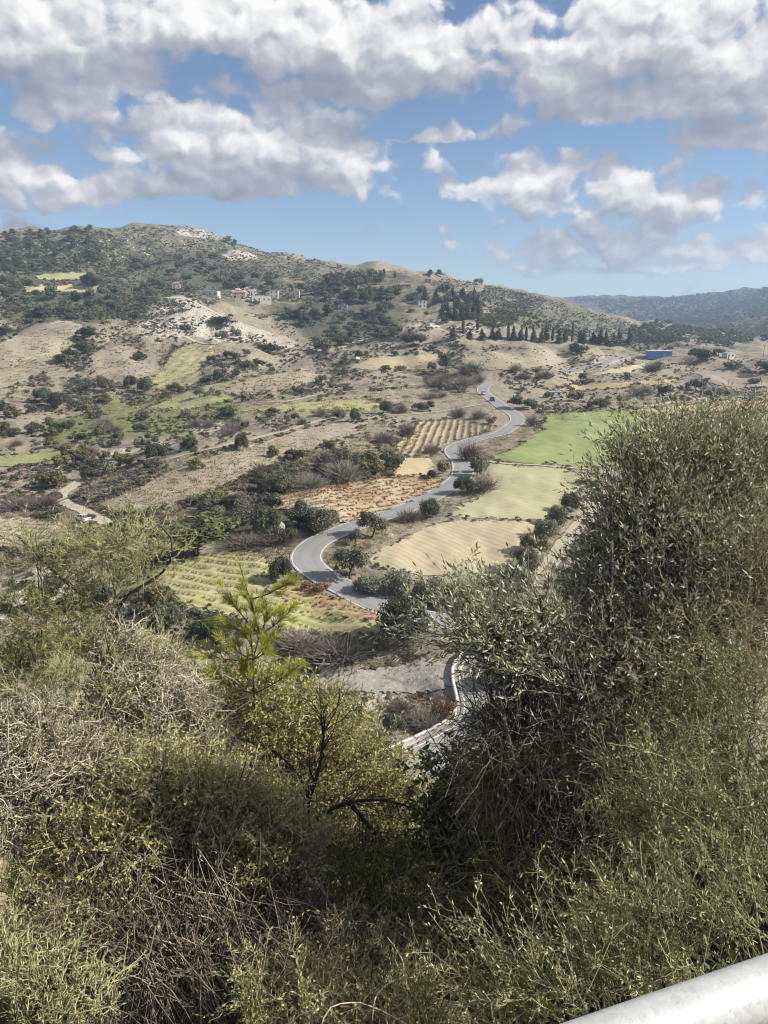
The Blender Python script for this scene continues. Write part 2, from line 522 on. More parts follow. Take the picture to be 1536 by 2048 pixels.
def trace(pix, lift=.12, sm=20, step=1.2, dmin=60):
    w = np.array([spot(a, b, dmin) for a, b in pix])
    c = spline(w, step)
    c[:, 2] = hz(c[:, 0], c[:, 1])
    c[:, 2] = smooth(c[:, 2], sm) + lift
    c[:, :2] = smooth(c[:, :2], 3)
    return c


def cut(path, half, shoulder):
    d, z = dist_to(path, XG, YG, half + shoulder + 2)
    k = np.clip((half + shoulder - d) / shoulder, 0, 1)
    k = k * k * (3 - 2 * k)
    ZG[:] = ZG * (1 - k) + (z - .14) * k


road_main = trace(ROAD_MAIN, .15, 60)
road_low = trace(ROAD_LOW, .15, 40)
road_far = trace(ROAD_FAR, .2, 40, 3)
for c, h_, s_ in ((road_main, 4.2, 4.5), (road_low, 4.2, 4), (road_far, 4, 4)):
    cut(c, h_, s_)
tracks = [(lab, w_, trace(p_, .1, 12, 2)) for lab, w_, p_ in TRACKS]
for lab, w_, c in tracks:
    cut(c, w_ * .5 + .6, 2.2)


# ------------------------------------------------------------------ objects
def tag(o, label=None, cat=None, group=None, kind=None):
    for k, v in (('label', label), ('category', cat), ('group', group), ('kind', kind)):
        if v:
            o[k] = v
    return o


def obj(name, me, mat=None, parent=None, loc=None, rz=None):
    o = bpy.data.objects.new(name, me)
    COL.objects.link(o)
    if mat and me and len(me.materials) == 0:
        me.materials.append(mat)
    if parent:
        o.parent = parent
    if loc is not None:
        o.location = loc
    if rz is not None:
        o.rotation_euler = (0, 0, rz)
    return o


def empty(name, loc, rz=0):
    o = bpy.data.objects.new(name, None)
    o.empty_display_size = .2
    COL.objects.link(o)
    o.location = loc
    o.rotation_euler = (0, 0, rz)
    return o


def mesh_np(name, V, Fq, attrs=None, smooth_=False, mat=None):
    """V (n,3), Fq (m,3) or (m,4)"""
    V = np.ascontiguousarray(V, dtype=np.float32)
    Fq = np.ascontiguousarray(Fq, dtype=np.int32)
    me = bpy.data.meshes.new(name)
    me.vertices.add(len(V))
    me.vertices.foreach_set('co', V.ravel())
    k = Fq.shape[1]
    me.loops.add(Fq.size)
    me.loops.foreach_set('vertex_index', Fq.ravel())
    me.polygons.add(len(Fq))
    me.polygons.foreach_set('loop_start', np.arange(0, Fq.size, k, dtype=np.int32))
    me.polygons.foreach_set('loop_total', np.full(len(Fq), k, dtype=np.int32))
    if smooth_:
        me.polygons.foreach_set('use_smooth', np.ones(len(Fq), dtype=bool))
    for nm, a in (attrs or {}).items():
        a = np.asarray(a, dtype=np.float32)
        if a.ndim == 1:
            at = me.attributes.new(nm, 'FLOAT', 'POINT')
            at.data.foreach_set('value', a)
        else:
            at = me.attributes.new(nm, 'FLOAT_COLOR', 'POINT')
            at.data.foreach_set('color', np.concatenate([a, np.ones((len(a), 1), np.float32)], 1).ravel() if a.shape[1] == 3 else a.ravel())
    me.update(calc_edges=True)
    if mat:
        me.materials.append(mat)
    return me


def project(X, Y, Z):
    c, s = math.cos(PITCH), math.sin(PITCH)
    zc = Y * c - (Z - CAMZ) * s
    yc = Y * s + (Z - CAMZ) * c
    zc = np.where(zc < .01, .01, zc)
    return 768 + F * X / zc, 1024 - F * yc / zc


def in_poly(px, py, poly):
    inside = np.zeros(px.shape, bool)
    n = len(poly)
    for i in range(n):
        x1, y1 = poly[i]
        x2, y2 = poly[(i + 1) % n]
        c = ((y1 > py) != (y2 > py)) & (px < (x2 - x1) * (py - y1) / (y2 - y1 + 1e-12) + x1)
        inside ^= c
    return inside


# ------------------------------------------------------------------ materials of the land
def material(name, fn, rough=.9):
    m = bpy.data.materials.new(name)
    m.use_nodes = True
    t = NT(m.node_tree)
    b = t.n('ShaderNodeBsdfPrincipled')
    b.inputs['Roughness'].default_value = rough
    b.inputs['Specular IOR Level'].default_value = .2
    o = t.n('ShaderNodeOutputMaterial')
    t.put(o.inputs[0], b.outputs[0])
    t.bsdf, t.out = b, o
    fn(t, b)
    return m


def bump(t, b, h, strength, dist):
    nd = t.n('ShaderNodeBump')
    nd.inputs['Strength'].default_value = strength
    nd.inputs['Distance'].default_value = dist
    t.put(nd.inputs['Height'], h)
    t.put(b.inputs['Normal'], nd.outputs[0])


def wpos(t):
    return t.n('ShaderNodeNewGeometry').outputs['Position']


def m_ground(t, b):
    p = wpos(t)
    n1, n2, n3, n4 = t.noise(p, .012, 5, .6), t.noise(p, .09, 5, .62), t.noise(p, .55, 4, .65), t.noise(p, 2.6, 3, .6)
    c = t.ramp(n1, [(.3, (.175, .155, .128)), (.43, (.24, .21, .165)), (.52, (.285, .248, .188)), (.6, (.215, .203, .138)), (.72, (.19, .172, .14))])
    c = t.mix(t.mr(n2, .44, .62, 0, .85), c, (.32, .27, .20))
    c = t.mix(t.mr(n2, .40, .28, 0, .75), c, (.155, .135, .10))
    n5 = t.noise(t.vm('ADD', p, (91, 37, 5)), .03, 5, .65, .6)
    c = t.mix(t.mr(n5, .52, .64, 0, .65), c, (.185, .19, .095))
    c = t.mix(t.mr(n5, .42, .33, 0, .4), c, (.26, .215, .175))
    c = t.mix(t.mr(n3, .5, .68, 0, .7), c, (.40, .345, .26))
    c = t.mix(t.mr(n3, .46, .32, 0, .6), c, (.14, .12, .09))
    z = t.n('ShaderNodeAttribute', attribute_name='zone')
    sp = t.n('ShaderNodeSeparateColor')
    t.put(sp.inputs[0], z.outputs['Color'])
    edge = t.m('MULTIPLY_ADD', t.m('ADD', t.m('SUBTRACT', n2, .5), t.m('SUBTRACT', n3, .5)), 1.1, 0)
    k = t.mr(t.m('ADD', sp.outputs[1], edge), .4, .6)
    c = t.mix(t.m('MULTIPLY', k, .85), c, t.mix(n3, (.09, .12, .035), (.20, .22, .075)))
    k = t.mr(t.m('ADD', sp.outputs[2], edge), .4, .6)
    c = t.mix(t.m('MULTIPLY', k, .92), c, t.mix(n3, (.05, .058, .032), (.115, .11, .065)))
    k = t.mr(t.m('ADD', sp.outputs[0], edge), .4, .62)
    c = t.mix(t.m('MULTIPLY', k, .92), c, t.mix(t.mr(n3, .35, .65), (.34, .305, .25), (.56, .52, .44)))
    c = t.mix(t.mr(n4, .35, .65, .0, .3), c, (.06, .05, .035))
    t.put(b.inputs['Base Color'], c)
    h = t.m('ADD', t.m('MULTIPLY', n3, 1.2), t.m('MULTIPLY', n4, .35))
    bump(t, b, h, .55, .7)


M_GROUND = material('ground', m_ground, .95)


def m_field(c1, c2, c3, scale=.12, furrow=None, fdir=0, contrast=.5, wobble=3.0):
    def fn(t, b):
        p = wpos(t)
        n1, n2, n3 = t.noise(p, scale, 4, .6), t.noise(p, scale * 7, 4, .65), t.noise(p, 3.5, 2, .6)
        c = t.mix(t.mr(n1, .35, .65), c1, c2)
        c = t.mix(t.mr(n2, .5, .72, 0, .8), c, c3)
        c = t.mix(t.mr(t.noise(p, scale * 2.6, 5, .7, .5), .56, .7, 0, .5), c, t.mix(1, c, (.66, .68, .62), 'MULTIPLY'))
        h = n3
        if not furrow:
            n6 = t.noise(p, .9, 5, .7)
            c = t.mix(t.mr(n6, .5, .68, 0, .75), c, t.mix(1, c, (.58, .56, .5), 'MULTIPLY'))
            c = t.mix(t.mr(n6, .44, .3, 0, .6), c, t.mix(1, c, (1.3, 1.3, 1.25), 'MULTIPLY'))
            h = t.m('ADD', n3, t.m('MULTIPLY', n6, 2.5))
        if furrow:
            sp = t.n('ShaderNodeSeparateXYZ')
            t.put(sp.inputs[0], p)
            w = t.m('ADD', t.m('MULTIPLY', sp.outputs[0], math.cos(fdir)), t.m('MULTIPLY', sp.outputs[1], math.sin(fdir)))
            w = t.m('ADD', w, t.m('MULTIPLY', n1, wobble))
            s = t.m('SINE', t.m('MULTIPLY', w, 2 * math.pi / furrow))
            s = t.m('ADD', s, t.m('MULTIPLY', t.m('SUBTRACT', n3, .5), 2))
            c = t.mix(t.mr(s, .1, 1.1, 0, contrast), c, t.mix(1, c, (.62, .6, .55), 'MULTIPLY'))
            h = t.m('ADD', t.m('MULTIPLY', s, -.35 * contrast), n3)
        t.put(b.inputs['Base Color'], c)
        bump(t, b, h, .3, .2)
    return fn


def m_asphalt(t, b):
    p = wpos(t)
    n1, n2 = t.noise(p, .25, 4, .6), t.noise(p, 4, 4, .7)
    c = t.mix(n1, (.225, .225, .225), (.285, .282, .275))
    c = t.mix(t.mr(n2, .4, .7, 0, .4), c, (.18, .18, .18))
    a = t.attr('across')
    tr = t.m('ABSOLUTE', t.m('SUBTRACT', t.m('ABSOLUTE', a), .42))
    c = t.mix(t.mr(tr, 0, .16, .3, 0), c, (.16, .16, .16))
    t.put(b.inputs['Base Color'], c)
    b.inputs['Roughness'].default_value = .8
    bump(t, b, n2, .3, .03)


def m_dirt(t, b):
    p = wpos(t)
    n1, n2 = t.noise(p, .3, 4, .6), t.noise(p, 1.7, 3, .65)
    c = t.mix(n1, (.35, .31, .24), (.46, .42, .335))
    c = t.mix(t.mr(n2, .5, .7, 0, .6), c, (.28, .24, .17))
    a = t.attr('across')
    g_ = t.m('MULTIPLY', t.mr(t.m('ABSOLUTE', a), .0, .3, 1, 0), t.mr(n1, .4, .6))
    c = t.mix(t.m('MULTIPLY', g_, .7), c, (.20, .19, .09))
    t.put(b.inputs['Base Color'], c)
    bump(t, b, n2, .5, .1)


def m_paint(t, b):
    p = wpos(t)
    n = t.noise(p, 1.3, 5, .7)
    t.put(b.inputs['Base Color'], t.mix(t.mr(n, .38, .55), (.32, .32, .31), (.66, .66, .635)))
    b.inputs['Roughness'].default_value = .7


M_ASPH, M_DIRT, M_PAINT = material('asphalt', m_asphalt, .85), material('dirt', m_dirt), material('road_paint', m_paint)


def strip(name, path, offs, mat, lift=0.0, kind='structure', label=None, wob=0.0):
    """a ribbon along a path; offs: sideways offsets of its edges in metres"""
    t = np.gradient(path[:, :2], axis=0)
    t /= np.linalg.norm(t, axis=1)[:, None] + 1e-9
    nrm = np.stack([t[:, 1], -t[:, 0]], 1)
    n, k = len(path), len(offs)
    V = np.zeros((n, k, 3))
    for j, o in enumerate(offs):
        w = o + (wob * rng.normal(size=n) if wob and j in (0, k - 1) else 0)
        V[:, j, :2] = path[:, :2] + nrm * (w[:, None] if np.ndim(w) else w)
        V[:, j, 2] = path[:, 2] + lift
    idx = np.arange(n * k).reshape(n, k)
    Fq = np.stack([idx[:-1, :-1], idx[:-1, 1:], idx[1:, 1:], idx[1:, :-1]], -1).reshape(-1, 4)
    mid, half = (offs[0] + offs[-1]) / 2, (offs[-1] - offs[0]) / 2
    ac = np.tile((np.array(offs) - mid) / half, n)
    me = mesh_np(name, V.reshape(-1, 3), Fq, {'across': ac}, True, mat)
    # normals up
    o = obj(name, me)
    if kind:
        o['kind'] = kind
    if label:
        o['label'] = label
    return o


ROADS = ((road_main, 3.0, 'grey asphalt road winding through the valley'), (road_low, 2.8, 'road below the slope running on past the white parapet'), (road_far, 3.0, 'far stretch of road climbing to the plateau'))
for c, hw, lab in ROADS:
    r_ = strip('road', c, [-hw, -hw * .66, -hw * .33, 0, hw * .33, hw * .66, hw], M_ASPH, 0, label=lab)
    for s_ in (-1, 1):
        e = hw - .28
        w_ = .2
        ln = strip('edge_line', c, sorted([s_ * e, s_ * (e - w_)]), M_PAINT, .012, kind=None)
        ln.parent = r_
for lab, w_, c in tracks:
    strip('dirt_track', c, [-w_ / 2, -w_ / 4, 0, w_ / 4, w_ / 2], M_DIRT, 0.02, label=lab, wob=.18)

# ------------------------------------------------------------------ fields laid over the land
_a, _b = spot(400, 1190, 75), spot(640, 1258, 75)
VROW = math.atan2(_b[1] - _a[1], _b[0] - _a[0]) + math.pi / 2
_a, _b = spot(868, 842, 75), spot(835, 912, 75)
VROW2 = math.atan2(_b[1] - _a[1], _b[0] - _a[0]) + math.pi / 2
FIELDS = [
    ('field', 'bright green sown field right of the road', m_field((.19, .235, .085), (.245, .28, .115), (.29, .30, .15), .05, 2.6, .35, .12),
     [(978, 918), (1005, 908), (1040, 893), (1075, 864), (1092, 829), (1150, 824), (1240, 822), (1330, 836), (1360, 860), (1340, 935), (1240, 938), (1140, 933), (1060, 928)]),
    ('field', 'pale stubble field with green patches below the green field', m_field((.40, .36, .25), (.30, .31, .16), (.44, .39, .28), .03, 1.8, .9, .22, .8),
     [(976, 927), (1060, 933), (1140, 938), (1160, 960), (1150, 1000), (1092, 1040), (1000, 1038), (903, 1034), (918, 1015), (950, 998), (972, 970)]),
    ('field', 'tan ploughed stubble field beside the road', m_field((.43, .37, .255), (.35, .30, .205), (.46, .40, .29), .05, 1.5, .75, .38, .8),
     [(900, 1043), (1000, 1041), (1086, 1045), (1062, 1088), (1030, 1120), (1005, 1142), (930, 1150), (860, 1152), (770, 1138), (735, 1122), (752, 1104), (810, 1078), (850, 1056)]),
    ('vineyard_soil', 'tan upper vineyard inside the road bend', m_field((.42, .35, .235), (.36, .295, .195), (.46, .39, .27), .06, 2.3, VROW2, .75, .08),
     [(833, 843), (900, 840), (974, 848), (990, 858), (950, 872), (905, 882), (882, 893), (868, 913), (801, 914), (791, 898), (815, 870)]),
    ('field', 'small tan plot below the upper vineyard', m_field((.48, .40, .25), (.44, .36, .22), (.50, .42, .28), .08, 2.2, 1.2, .3),
     [(806, 917), (855, 916), (872, 932), (856, 951), (830, 953), (786, 950)]),
    ('vineyard_soil', 'tan and rust vineyard left of the road', m_field((.46, .385, .255), (.36, .25, .15), (.50, .43, .30), .06, 2.2, 1.3, .4),
     [(720, 960), (800, 957), (885, 958), (896, 966), (868, 985), (820, 1006), (770, 1024), (718, 1049), (680, 1046), (668, 1020), (620, 1022), (568, 1020), (514, 1008), (540, 993), (640, 975)]),
    ('vineyard_soil', 'green vineyard floor inside the near road bend', m_field((.32, .33, .13), (.40, .365, .21), (.45, .40, .25), .12, 2.6, VROW, .85, .1),
     [(363, 1112), (431, 1110), (522, 1094), (535, 1130), (548, 1163), (598, 1180), (673, 1198), (762, 1222), (768, 1266), (722, 1274), (640, 1268), (560, 1256), (490, 1240), (431, 1222), (365, 1207), (340, 1180), (305, 1164), (320, 1138)]),
    ('vineyard_soil', 'rust brown strip of the near vineyard along the road', m_field((.30, .19, .11), (.34, .25, .14), (.38, .30, .18), .15, 2.6, VROW, .6, .1),
     [(538, 1150), (552, 1164), (598, 1179), (673, 1197), (758, 1219), (762, 1243), (700, 1236), (620, 1218), (560, 1198), (530, 1180)]),
    ('vineyard_soil', 'pale vineyard plot at the left edge', m_field((.44, .38, .27), (.38, .33, .23), (.48, .42, .30), .1),
     [(-30, 1028), (60, 1038), (130, 1048), (152, 1060), (120, 1078), (60, 1096), (-30, 1104)]),
    ('field', 'green meadow at the left edge', m_field((.21, .25, .09), (.28, .28, .14), (.32, .30, .18), .07),
     [(-30, 917), (60, 908), (142, 899), (132, 911), (72, 929), (-30, 936)]),
    ('field', 'long green terrace below the striped field', m_field((.24, .27, .11), (.30, .30, .15), (.34, .31, .20), .06),
     [(290, 819), (350, 792), (420, 770), (500, 755), (476, 774), (405, 789), (480, 795), (430, 808), (360, 822)]),
    ('field', 'yellow green strip in the middle of the valley', m_field((.29, .305, .12), (.35, .335, .17), (.38, .34, .21), .07),
     [(482, 822), (560, 812), (640, 801), (735, 799), (762, 810), (738, 822), (640, 819), (560, 826)]),
    ('field', 'striped terraced field curving up to the white cliff', m_field((.36, .32, .20), (.28, .29, .12), (.46, .41, .30), .05, 6.5, 2.9, .6),
     [(395, 684), (432, 694), (425, 715), (405, 735), (401, 764), (372, 776), (345, 768), (318, 788), (305, 756), (328, 738), (345, 705)]),
    ('field', 'bare tan field on the hillock', m_field((.32, .27, .17), (.29, .25, .15), (.36, .31, .20), .06, 3.4, .4, .3),
     [(702, 736), (742, 716), (800, 711), (868, 709), (882, 715), (862, 738), (760, 742)]),
    ('field', 'green terrace below the wooded hilltop', m_field((.27, .29, .13), (.33, .32, .18), (.36, .33, .22), .05),
     [(66, 552), (120, 546), (172, 545), (178, 550), (152, 561), (80, 560)]),
    ('field', 'tan terrace on the left hill', m_field((.40, .33, .22), (.36, .30, .19), (.44, .38, .27), .05),
     [(50, 574), (120, 572), (200, 572), (192, 587), (120, 584), (52, 585)]),
    ('field', 'orange strip of bare earth on the right slope', m_field((.36, .26, .15), (.38, .30, .18), (.36, .30, .19), .05),
     [(1105, 781), (1160, 770), (1240, 765), (1340, 759), (1368, 757), (1340, 766), (1230, 776), (1150, 782)]),
    ('field', 'orange earth bank behind the olive tree', m_field((.36, .28, .17), (.33, .27, .175), (.38, .32, .21), .05),
     [(1255, 822), (1360, 812), (1450, 804), (1570, 800), (1570, 816), (1400, 826), (1300, 834)]),
    ('field', 'pale strip on the plateau edge', m_field((.46, .40, .27), (.40, .35, .23), (.5, .44, .3), .05),
     [(1180, 752), (1230, 738), (1290, 727), (1310, 732), (1260, 745)]),
    ('dry_slope', 'smooth tan grass hill at the left edge', m_field((.31, .265, .20), (.26, .225, .175), (.36, .31, .23), .03),
     [(-20, 700), (30, 672), (70, 650), (130, 640), (165, 650), (150, 672), (120, 690), (120, 715), (80, 750), (20, 775), (-20, 780)]),
    ('dry_slope', 'bare tan slope between the gully and the striped field', m_field((.30, .255, .195), (.25, .22, .175), (.35, .30, .22), .03),
     [(190, 705), (230, 690), (280, 700), (320, 715), (318, 738), (290, 755), (240, 768), (200, 755), (180, 735)]),
    ('dry_slope', 'tan grass hillock in the middle distance', m_field((.33, .265, .20), (.28, .24, .175), (.38, .325, .235), .04),
     [(420, 782), (470, 768), (520, 752), (590, 744), (660, 748), (672, 760), (620, 772), (560, 782), (480, 792)]),
    ('dry_slope', 'brown grassy shoulder below the farm track', m_field((.27, .228, .185), (.32, .272, .21), (.37, .32, .24), .035),
     [(190, 1012), (260, 985), (340, 945), (420, 915), (500, 892), (600, 862), (680, 845), (735, 845), (715, 868), (640, 895), (560, 925), (480, 955), (420, 985), (330, 1015), (250, 1030)]),
    ('dry_slope', 'tan slope above the far road', m_field((.32, .27, .20), (.27, .235, .175), (.37, .32, .235), .03),
     [(930, 712), (1000, 700), (1090, 700), (1150, 712), (1130, 726), (1060, 738), (980, 742), (930, 730)]),
    ('dry_slope', 'bare brown slope below the blue tank', m_field((.29, .25, .20), (.25, .215, .17), (.34, .295, .225), .03),
     [(1380, 745), (1440, 742), (1536, 752), (1560, 772), (1470, 778), (1420, 765)]),
    ('gravel_area', 'grey gravel pull-out beside the lower road', m_field((.34, .325, .295), (.25, .235, .205), (.43, .41, .37), .2),
     [(640, 1338), (740, 1342), (850, 1322), (905, 1330), (925, 1362), (880, 1382), (800, 1388), (700, 1386), (630, 1378)]),
]
FMASK = np.zeros(XG.shape, bool)
fields_w = []
for nm, lab, fn, poly in FIELDS:
    dens = []
    n = len(poly)
    for i in range(n):
        a, b = np.array(poly[i], float), np.array(poly[(i + 1) % n], float)
        m = max(1, int(np.linalg.norm(b - a) / 5))
        for k in range(m):
            dens.append(a + (b - a) * k / m)
    w = np.array([spot(a, b, 75) for a, b in dens])
    fields_w.append(w)
    FMASK |= in_poly(XG, YG, [tuple(q[:2]) for q in w])
for k in range(2):                        # ploughed land lies smoother than the scrub round it
    Zs = ZG.copy()
    Zs[1:-1, 1:-1] = (ZG[1:-1, 1:-1] * 2 + ZG[:-2, 1:-1] + ZG[2:, 1:-1] + ZG[1:-1, :-2] + ZG[1:-1, 2:]) / 6
    ZG[FMASK] = Zs[FMASK]
for fk, ((nm, lab, fn, poly), w) in enumerate(zip(FIELDS, fields_w)):
    lo, hi = w[:, :2].min(0), w[:, :2].max(0)
    dist = w[:, 1].mean()
    sp_ = max(.9, dist * .006)
    bd = w[:, :2] + rng.normal(size=(len(w), 2)) * dist * .0022
    gx, gy = np.meshgrid(np.arange(lo[0], hi[0], sp_), np.arange(lo[1], hi[1], sp_))
    gx, gy = gx.ravel() + rng.uniform(-.2, .2, gx.size) * sp_, gy.ravel() + rng.uniform(-.2, .2, gy.size) * sp_
    ins = in_poly(gx, gy, [tuple(q) for q in bd])
    pts = np.vstack([bd, np.stack([gx[ins], gy[ins]], 1)])
    nb = len(bd)
    vs, es, fs, *_ = delaunay_2d_cdt([Vector(q) for q in pts], [(i, (i + 1) % nb) for i in range(nb)], [], 1, 1e-5)
    v2 = np.array([(v.x, v.y) for v in vs])
    z = hz(v2[:, 0], v2[:, 1]) + .05 + dist * .0002 + .005 * fk
    o = obj(nm, mesh_np(nm, np.column_stack([v2, z]), np.array([tuple(f) for f in fs if len(f) == 3]), None, True, material(nm, fn)))
    tag(o, lab, None, None, 'structure')

# ------------------------------------------------------------------ the land itself
PXG, PYG = project(XG, YG, ZG)


def zone(polys, soft=0):
    m = np.zeros(XG.shape)
    for p in polys:
        m = np.maximum(m, in_poly(PXG, PYG, p))
    return m


ahead = (np.abs(TG) < R(60))
chalk = zone([[(335, 592), (370, 588), (400, 606), (440, 632), (500, 652), (565, 672), (610, 690), (560, 700), (500, 682), (430, 684), (380, 672), (320, 678), (270, 668), (290, 640), (320, 625)],
              [(640, 1390), (720, 1385), (800, 1388), (870, 1395), (850, 1425), (780, 1420), (700, 1430)],
              [(440, 505), (480, 500), (520, 512), (510, 520), (460, 522)], [(350, 460), (390, 455), (425, 468), (410, 476), (360, 472)],
              [(200, 905), (270, 890), (330, 880), (360, 888), (300, 900), (220, 912)], [(380, 850), (460, 845), (455, 862), (390, 868)],
              [(0, 1180), (90, 1130), (130, 1150), (125, 1200), (60, 1230), (0, 1260)],
              [(880, 648), (960, 650), (1010, 668), (940, 672)], [(1180, 735), (1230, 710), (1240, 722), (1190, 745)], [(460, 575), (500, 565), (505, 600), (470, 600)]])
green = zone([[(0, 470), (220, 460), (290, 520), (250, 560), (0, 548)], [(180, 790), (480, 800), (480, 860), (200, 880)], [(60, 850), (300, 800), (330, 870), (120, 890)], [(250, 1100), (370, 1100), (330, 1210), (200, 1180)],
              [(600, 1085), (650, 1110), (700, 1170), (690, 1190), (640, 1170)]])
green = np.maximum(green, .85 * np.clip((-XG / rg - .02) / .2, 0, 1) * (np.abs(TG) < R(60)) * np.clip((75 - rg) / 40, 0, 1))
scrub = zone([[(0, 560), (330, 580), (300, 640), (0, 660)], [(260, 515), (470, 505), (560, 560), (440, 590), (330, 585), (260, 545)], [(510, 620), (800, 610), (800, 680), (640, 700), (600, 660)],
              [(400, 1000), (560, 1010), (680, 1040), (600, 1090), (400, 1090)], [(540, 1262), (780, 1275), (860, 1310), (740, 1345), (560, 1340)], [(450, 930), (640, 900), (790, 920), (700, 960), (520, 1000)]])
scrub = np.maximum(scrub, .52 * zone([[(880, 560), (1000, 572), (1130, 598), (1430, 695), (1300, 712), (1100, 672), (940, 650), (880, 600)], [(0, 455), (370, 448), (480, 490), (700, 534), (880, 548), (960, 620), (800, 640), (470, 612), (300, 600), (0, 600)]]))
scrub = np.maximum(scrub, (rg > 1700) * ahead * 1.0)


def soften(m, k=10):
    for _ in range(k):
        m = (m + np.roll(m, 1, 0) + np.roll(m, -1, 0) + np.roll(m, 1, 1) + np.roll(m, -1, 1)) / 5
        m = (m + np.roll(m, 3, 0) + np.roll(m, -3, 0) + np.roll(m, 3, 1) + np.roll(m, -3, 1)) / 5
    return m


chalk, green, scrub = soften(chalk, 2), soften(green), soften(scrub)
zc = np.stack([chalk * ahead * (rg > 70), green * ahead, scrub * ahead], -1).reshape(-1, 3)
nR, nT = XG.shape
idx = np.arange(nR * nT).reshape(nR, nT)
nx = np.roll(idx, -1, 1)
Fq = np.stack([idx[:-1], nx[:-1], nx[1:], idx[1:]], -1).reshape(-1, 4)[:, ::-1]
cen = len(idx.ravel())
ground = obj('ground', mesh_np('ground', np.stack([XG, YG, ZG], -1).reshape(-1, 3), Fq, {'zone': zc}, True, M_GROUND))
ground['kind'] = 'structure'
ground['label'] = 'dry brown hills and valley floor under the scrub'

# ------------------------------------------------------------------ plant materials
def leaf_mat(name, c_dark, c_mid, c_pale, trans=.3, under=None, rough=.55, obj_var=.36):
    m = bpy.data.materials.new(name)
    m.use_nodes = True
    t = NT(m.node_tree)
    o = t.n('ShaderNodeOutputMaterial')
    tone = t.attr('tone')
    c = t.ramp(tone, [(0, c_dark), (.5, c_mid), (1, c_pale)])
    oi = t.n('ShaderNodeObjectInfo')
    hs = t.n('ShaderNodeHueSaturation')
    t.put(hs.inputs['Hue'], t.mr(oi.outputs['Random'], 0, 1, .5 - .03 * obj_var * 4, .5 + .02 * obj_var * 4))
    rv = t.m('FRACT', t.m('MULTIPLY', oi.outputs['Random'], 7.31))
    t.put(hs.inputs['Value'], t.mr(rv, 0, 1, 1 - obj_var, 1 + obj_var))
    t.put(hs.inputs['Saturation'], t.mr(rv, 0, 1, 1.05, .85))
    t.put(hs.inputs['Color'], c)
    c = hs.outputs[0]
    if under:
        c = t.mix(t.n('ShaderNodeNewGeometry').outputs['Backfacing'], c, under)
    b = t.n('ShaderNodeBsdfPrincipled')
    b.inputs['Roughness'].default_value = rough
    b.inputs['Specular IOR Level'].default_value = .25
    t.put(b.inputs['Base Color'], c)
    if trans > 0:
        tr = t.n('ShaderNodeBsdfTranslucent')
        t.put(tr.inputs[0], t.mix(.4, c, (.30, .32, .06)))
        mx = t.n('ShaderNodeMixShader')
        mx.inputs[0].default_value = trans
        t.put(mx.inputs[1], b.outputs[0])
        t.put(mx.inputs[2], tr.outputs[0])
        t.put(o.inputs[0], mx.outputs[0])
    else:
        t.put(o.inputs[0], b.outputs[0])
    return m


M_SHRUB = leaf_mat('leaf_dark_evergreen', (.042, .053, .030), (.082, .096, .052), (.145, .155, .088), .2)
M_OLIVEG = leaf_mat('leaf_grey_green', (.085, .092, .058), (.145, .152, .095), (.22, .225, .145), .2)
M_YELLOWG = leaf_mat('leaf_yellow_green', (.10, .10, .035), (.17, .16, .06), (.26, .23, .10), .25)
M_PINE = leaf_mat('needles_pine', (.055, .075, .03), (.10, .128, .05), (.17, .195, .085), .2)
M_CYP = leaf_mat('needles_cypress', (.030, .042, .025), (.05, .065, .036), (.08, .095, .052), .1)
M_BARE = leaf_mat('twigs_bare', (.10, .085, .065), (.17, .145, .115), (.26, .225, .18), .0)
M_RUST = leaf_mat('leaf_rust', (.15, .07, .035), (.24, .11, .05), (.34, .20, .10), .15)
M_DRY = leaf_mat('dry_grass', (.20, .155, .095), (.32, .255, .16), (.46, .38, .25), .15)
M_VINE = leaf_mat('vine_wood', (.10, .075, .05), (.17, .13, .09), (.26, .21, .15), .0)


def m_bark(t, b):
    p = t.n('ShaderNodeTexCoord').outputs['Object']
    n = t.noise(p, 9, 5, .65)
    t.put(b.inputs['Base Color'], t.mix(n, (.045, .037, .03), (.15, .125, .10)))
    bump(t, b, n, .5, .03)


M_BARK = material('bark', m_bark)


# ------------------------------------------------------------------ plant shapes
def unit(v):
    return v / (np.linalg.norm(v, axis=-1, keepdims=True) + 1e-9)


def rand_dirs(n, g_=None):
    return unit((g_ or rng).normal(size=(n, 3)))


def quads(cen, nrm, size, asp=.6):
    """small leaf faces: centres, facing, size -> V, F"""
    n = len(cen)
    a = unit(np.cross(nrm, rand_dirs(n)))
    b = np.cross(nrm, a)
    s = size[:, None]
    V = np.stack([cen - a * s, cen - b * s * asp, cen + a * s, cen + b * s * asp], 1)
    V += rng.normal(size=V.shape) * s[:, None] * .12
    return V.reshape(-1, 3), np.arange(4 * n).reshape(n, 4)


def tubes(pts, rad, sides=3):
    """pts (N,K,3), rad (N,K) -> tapering tubes"""
    N, K, _ = pts.shape
    d = np.gradient(pts, axis=1)
    d = unit(d)
    ref = np.where(np.abs(d[..., 2:3]) > .9, np.array([1.0, 0, 0]), np.array([0, 0, 1.0]))
    a = unit(np.cross(d, ref))
    b = np.cross(d, a)
    ang = np.arange(sides) * 2 * np.pi / sides
    V = pts[:, :, None, :] + rad[:, :, None, None] * (a[:, :, None, :] * np.cos(ang)[None, None, :, None] + b[:, :, None, :] * np.sin(ang)[None, None, :, None])
    idx = np.arange(N * K * sides).reshape(N, K, sides)
    nx = np.roll(idx, -1, 2)
    Fq = np.stack([idx[:, :-1], nx[:, :-1], nx[:, 1:], idx[:, 1:]], -1).reshape(-1, 4)
    return V.reshape(-1, 3), Fq


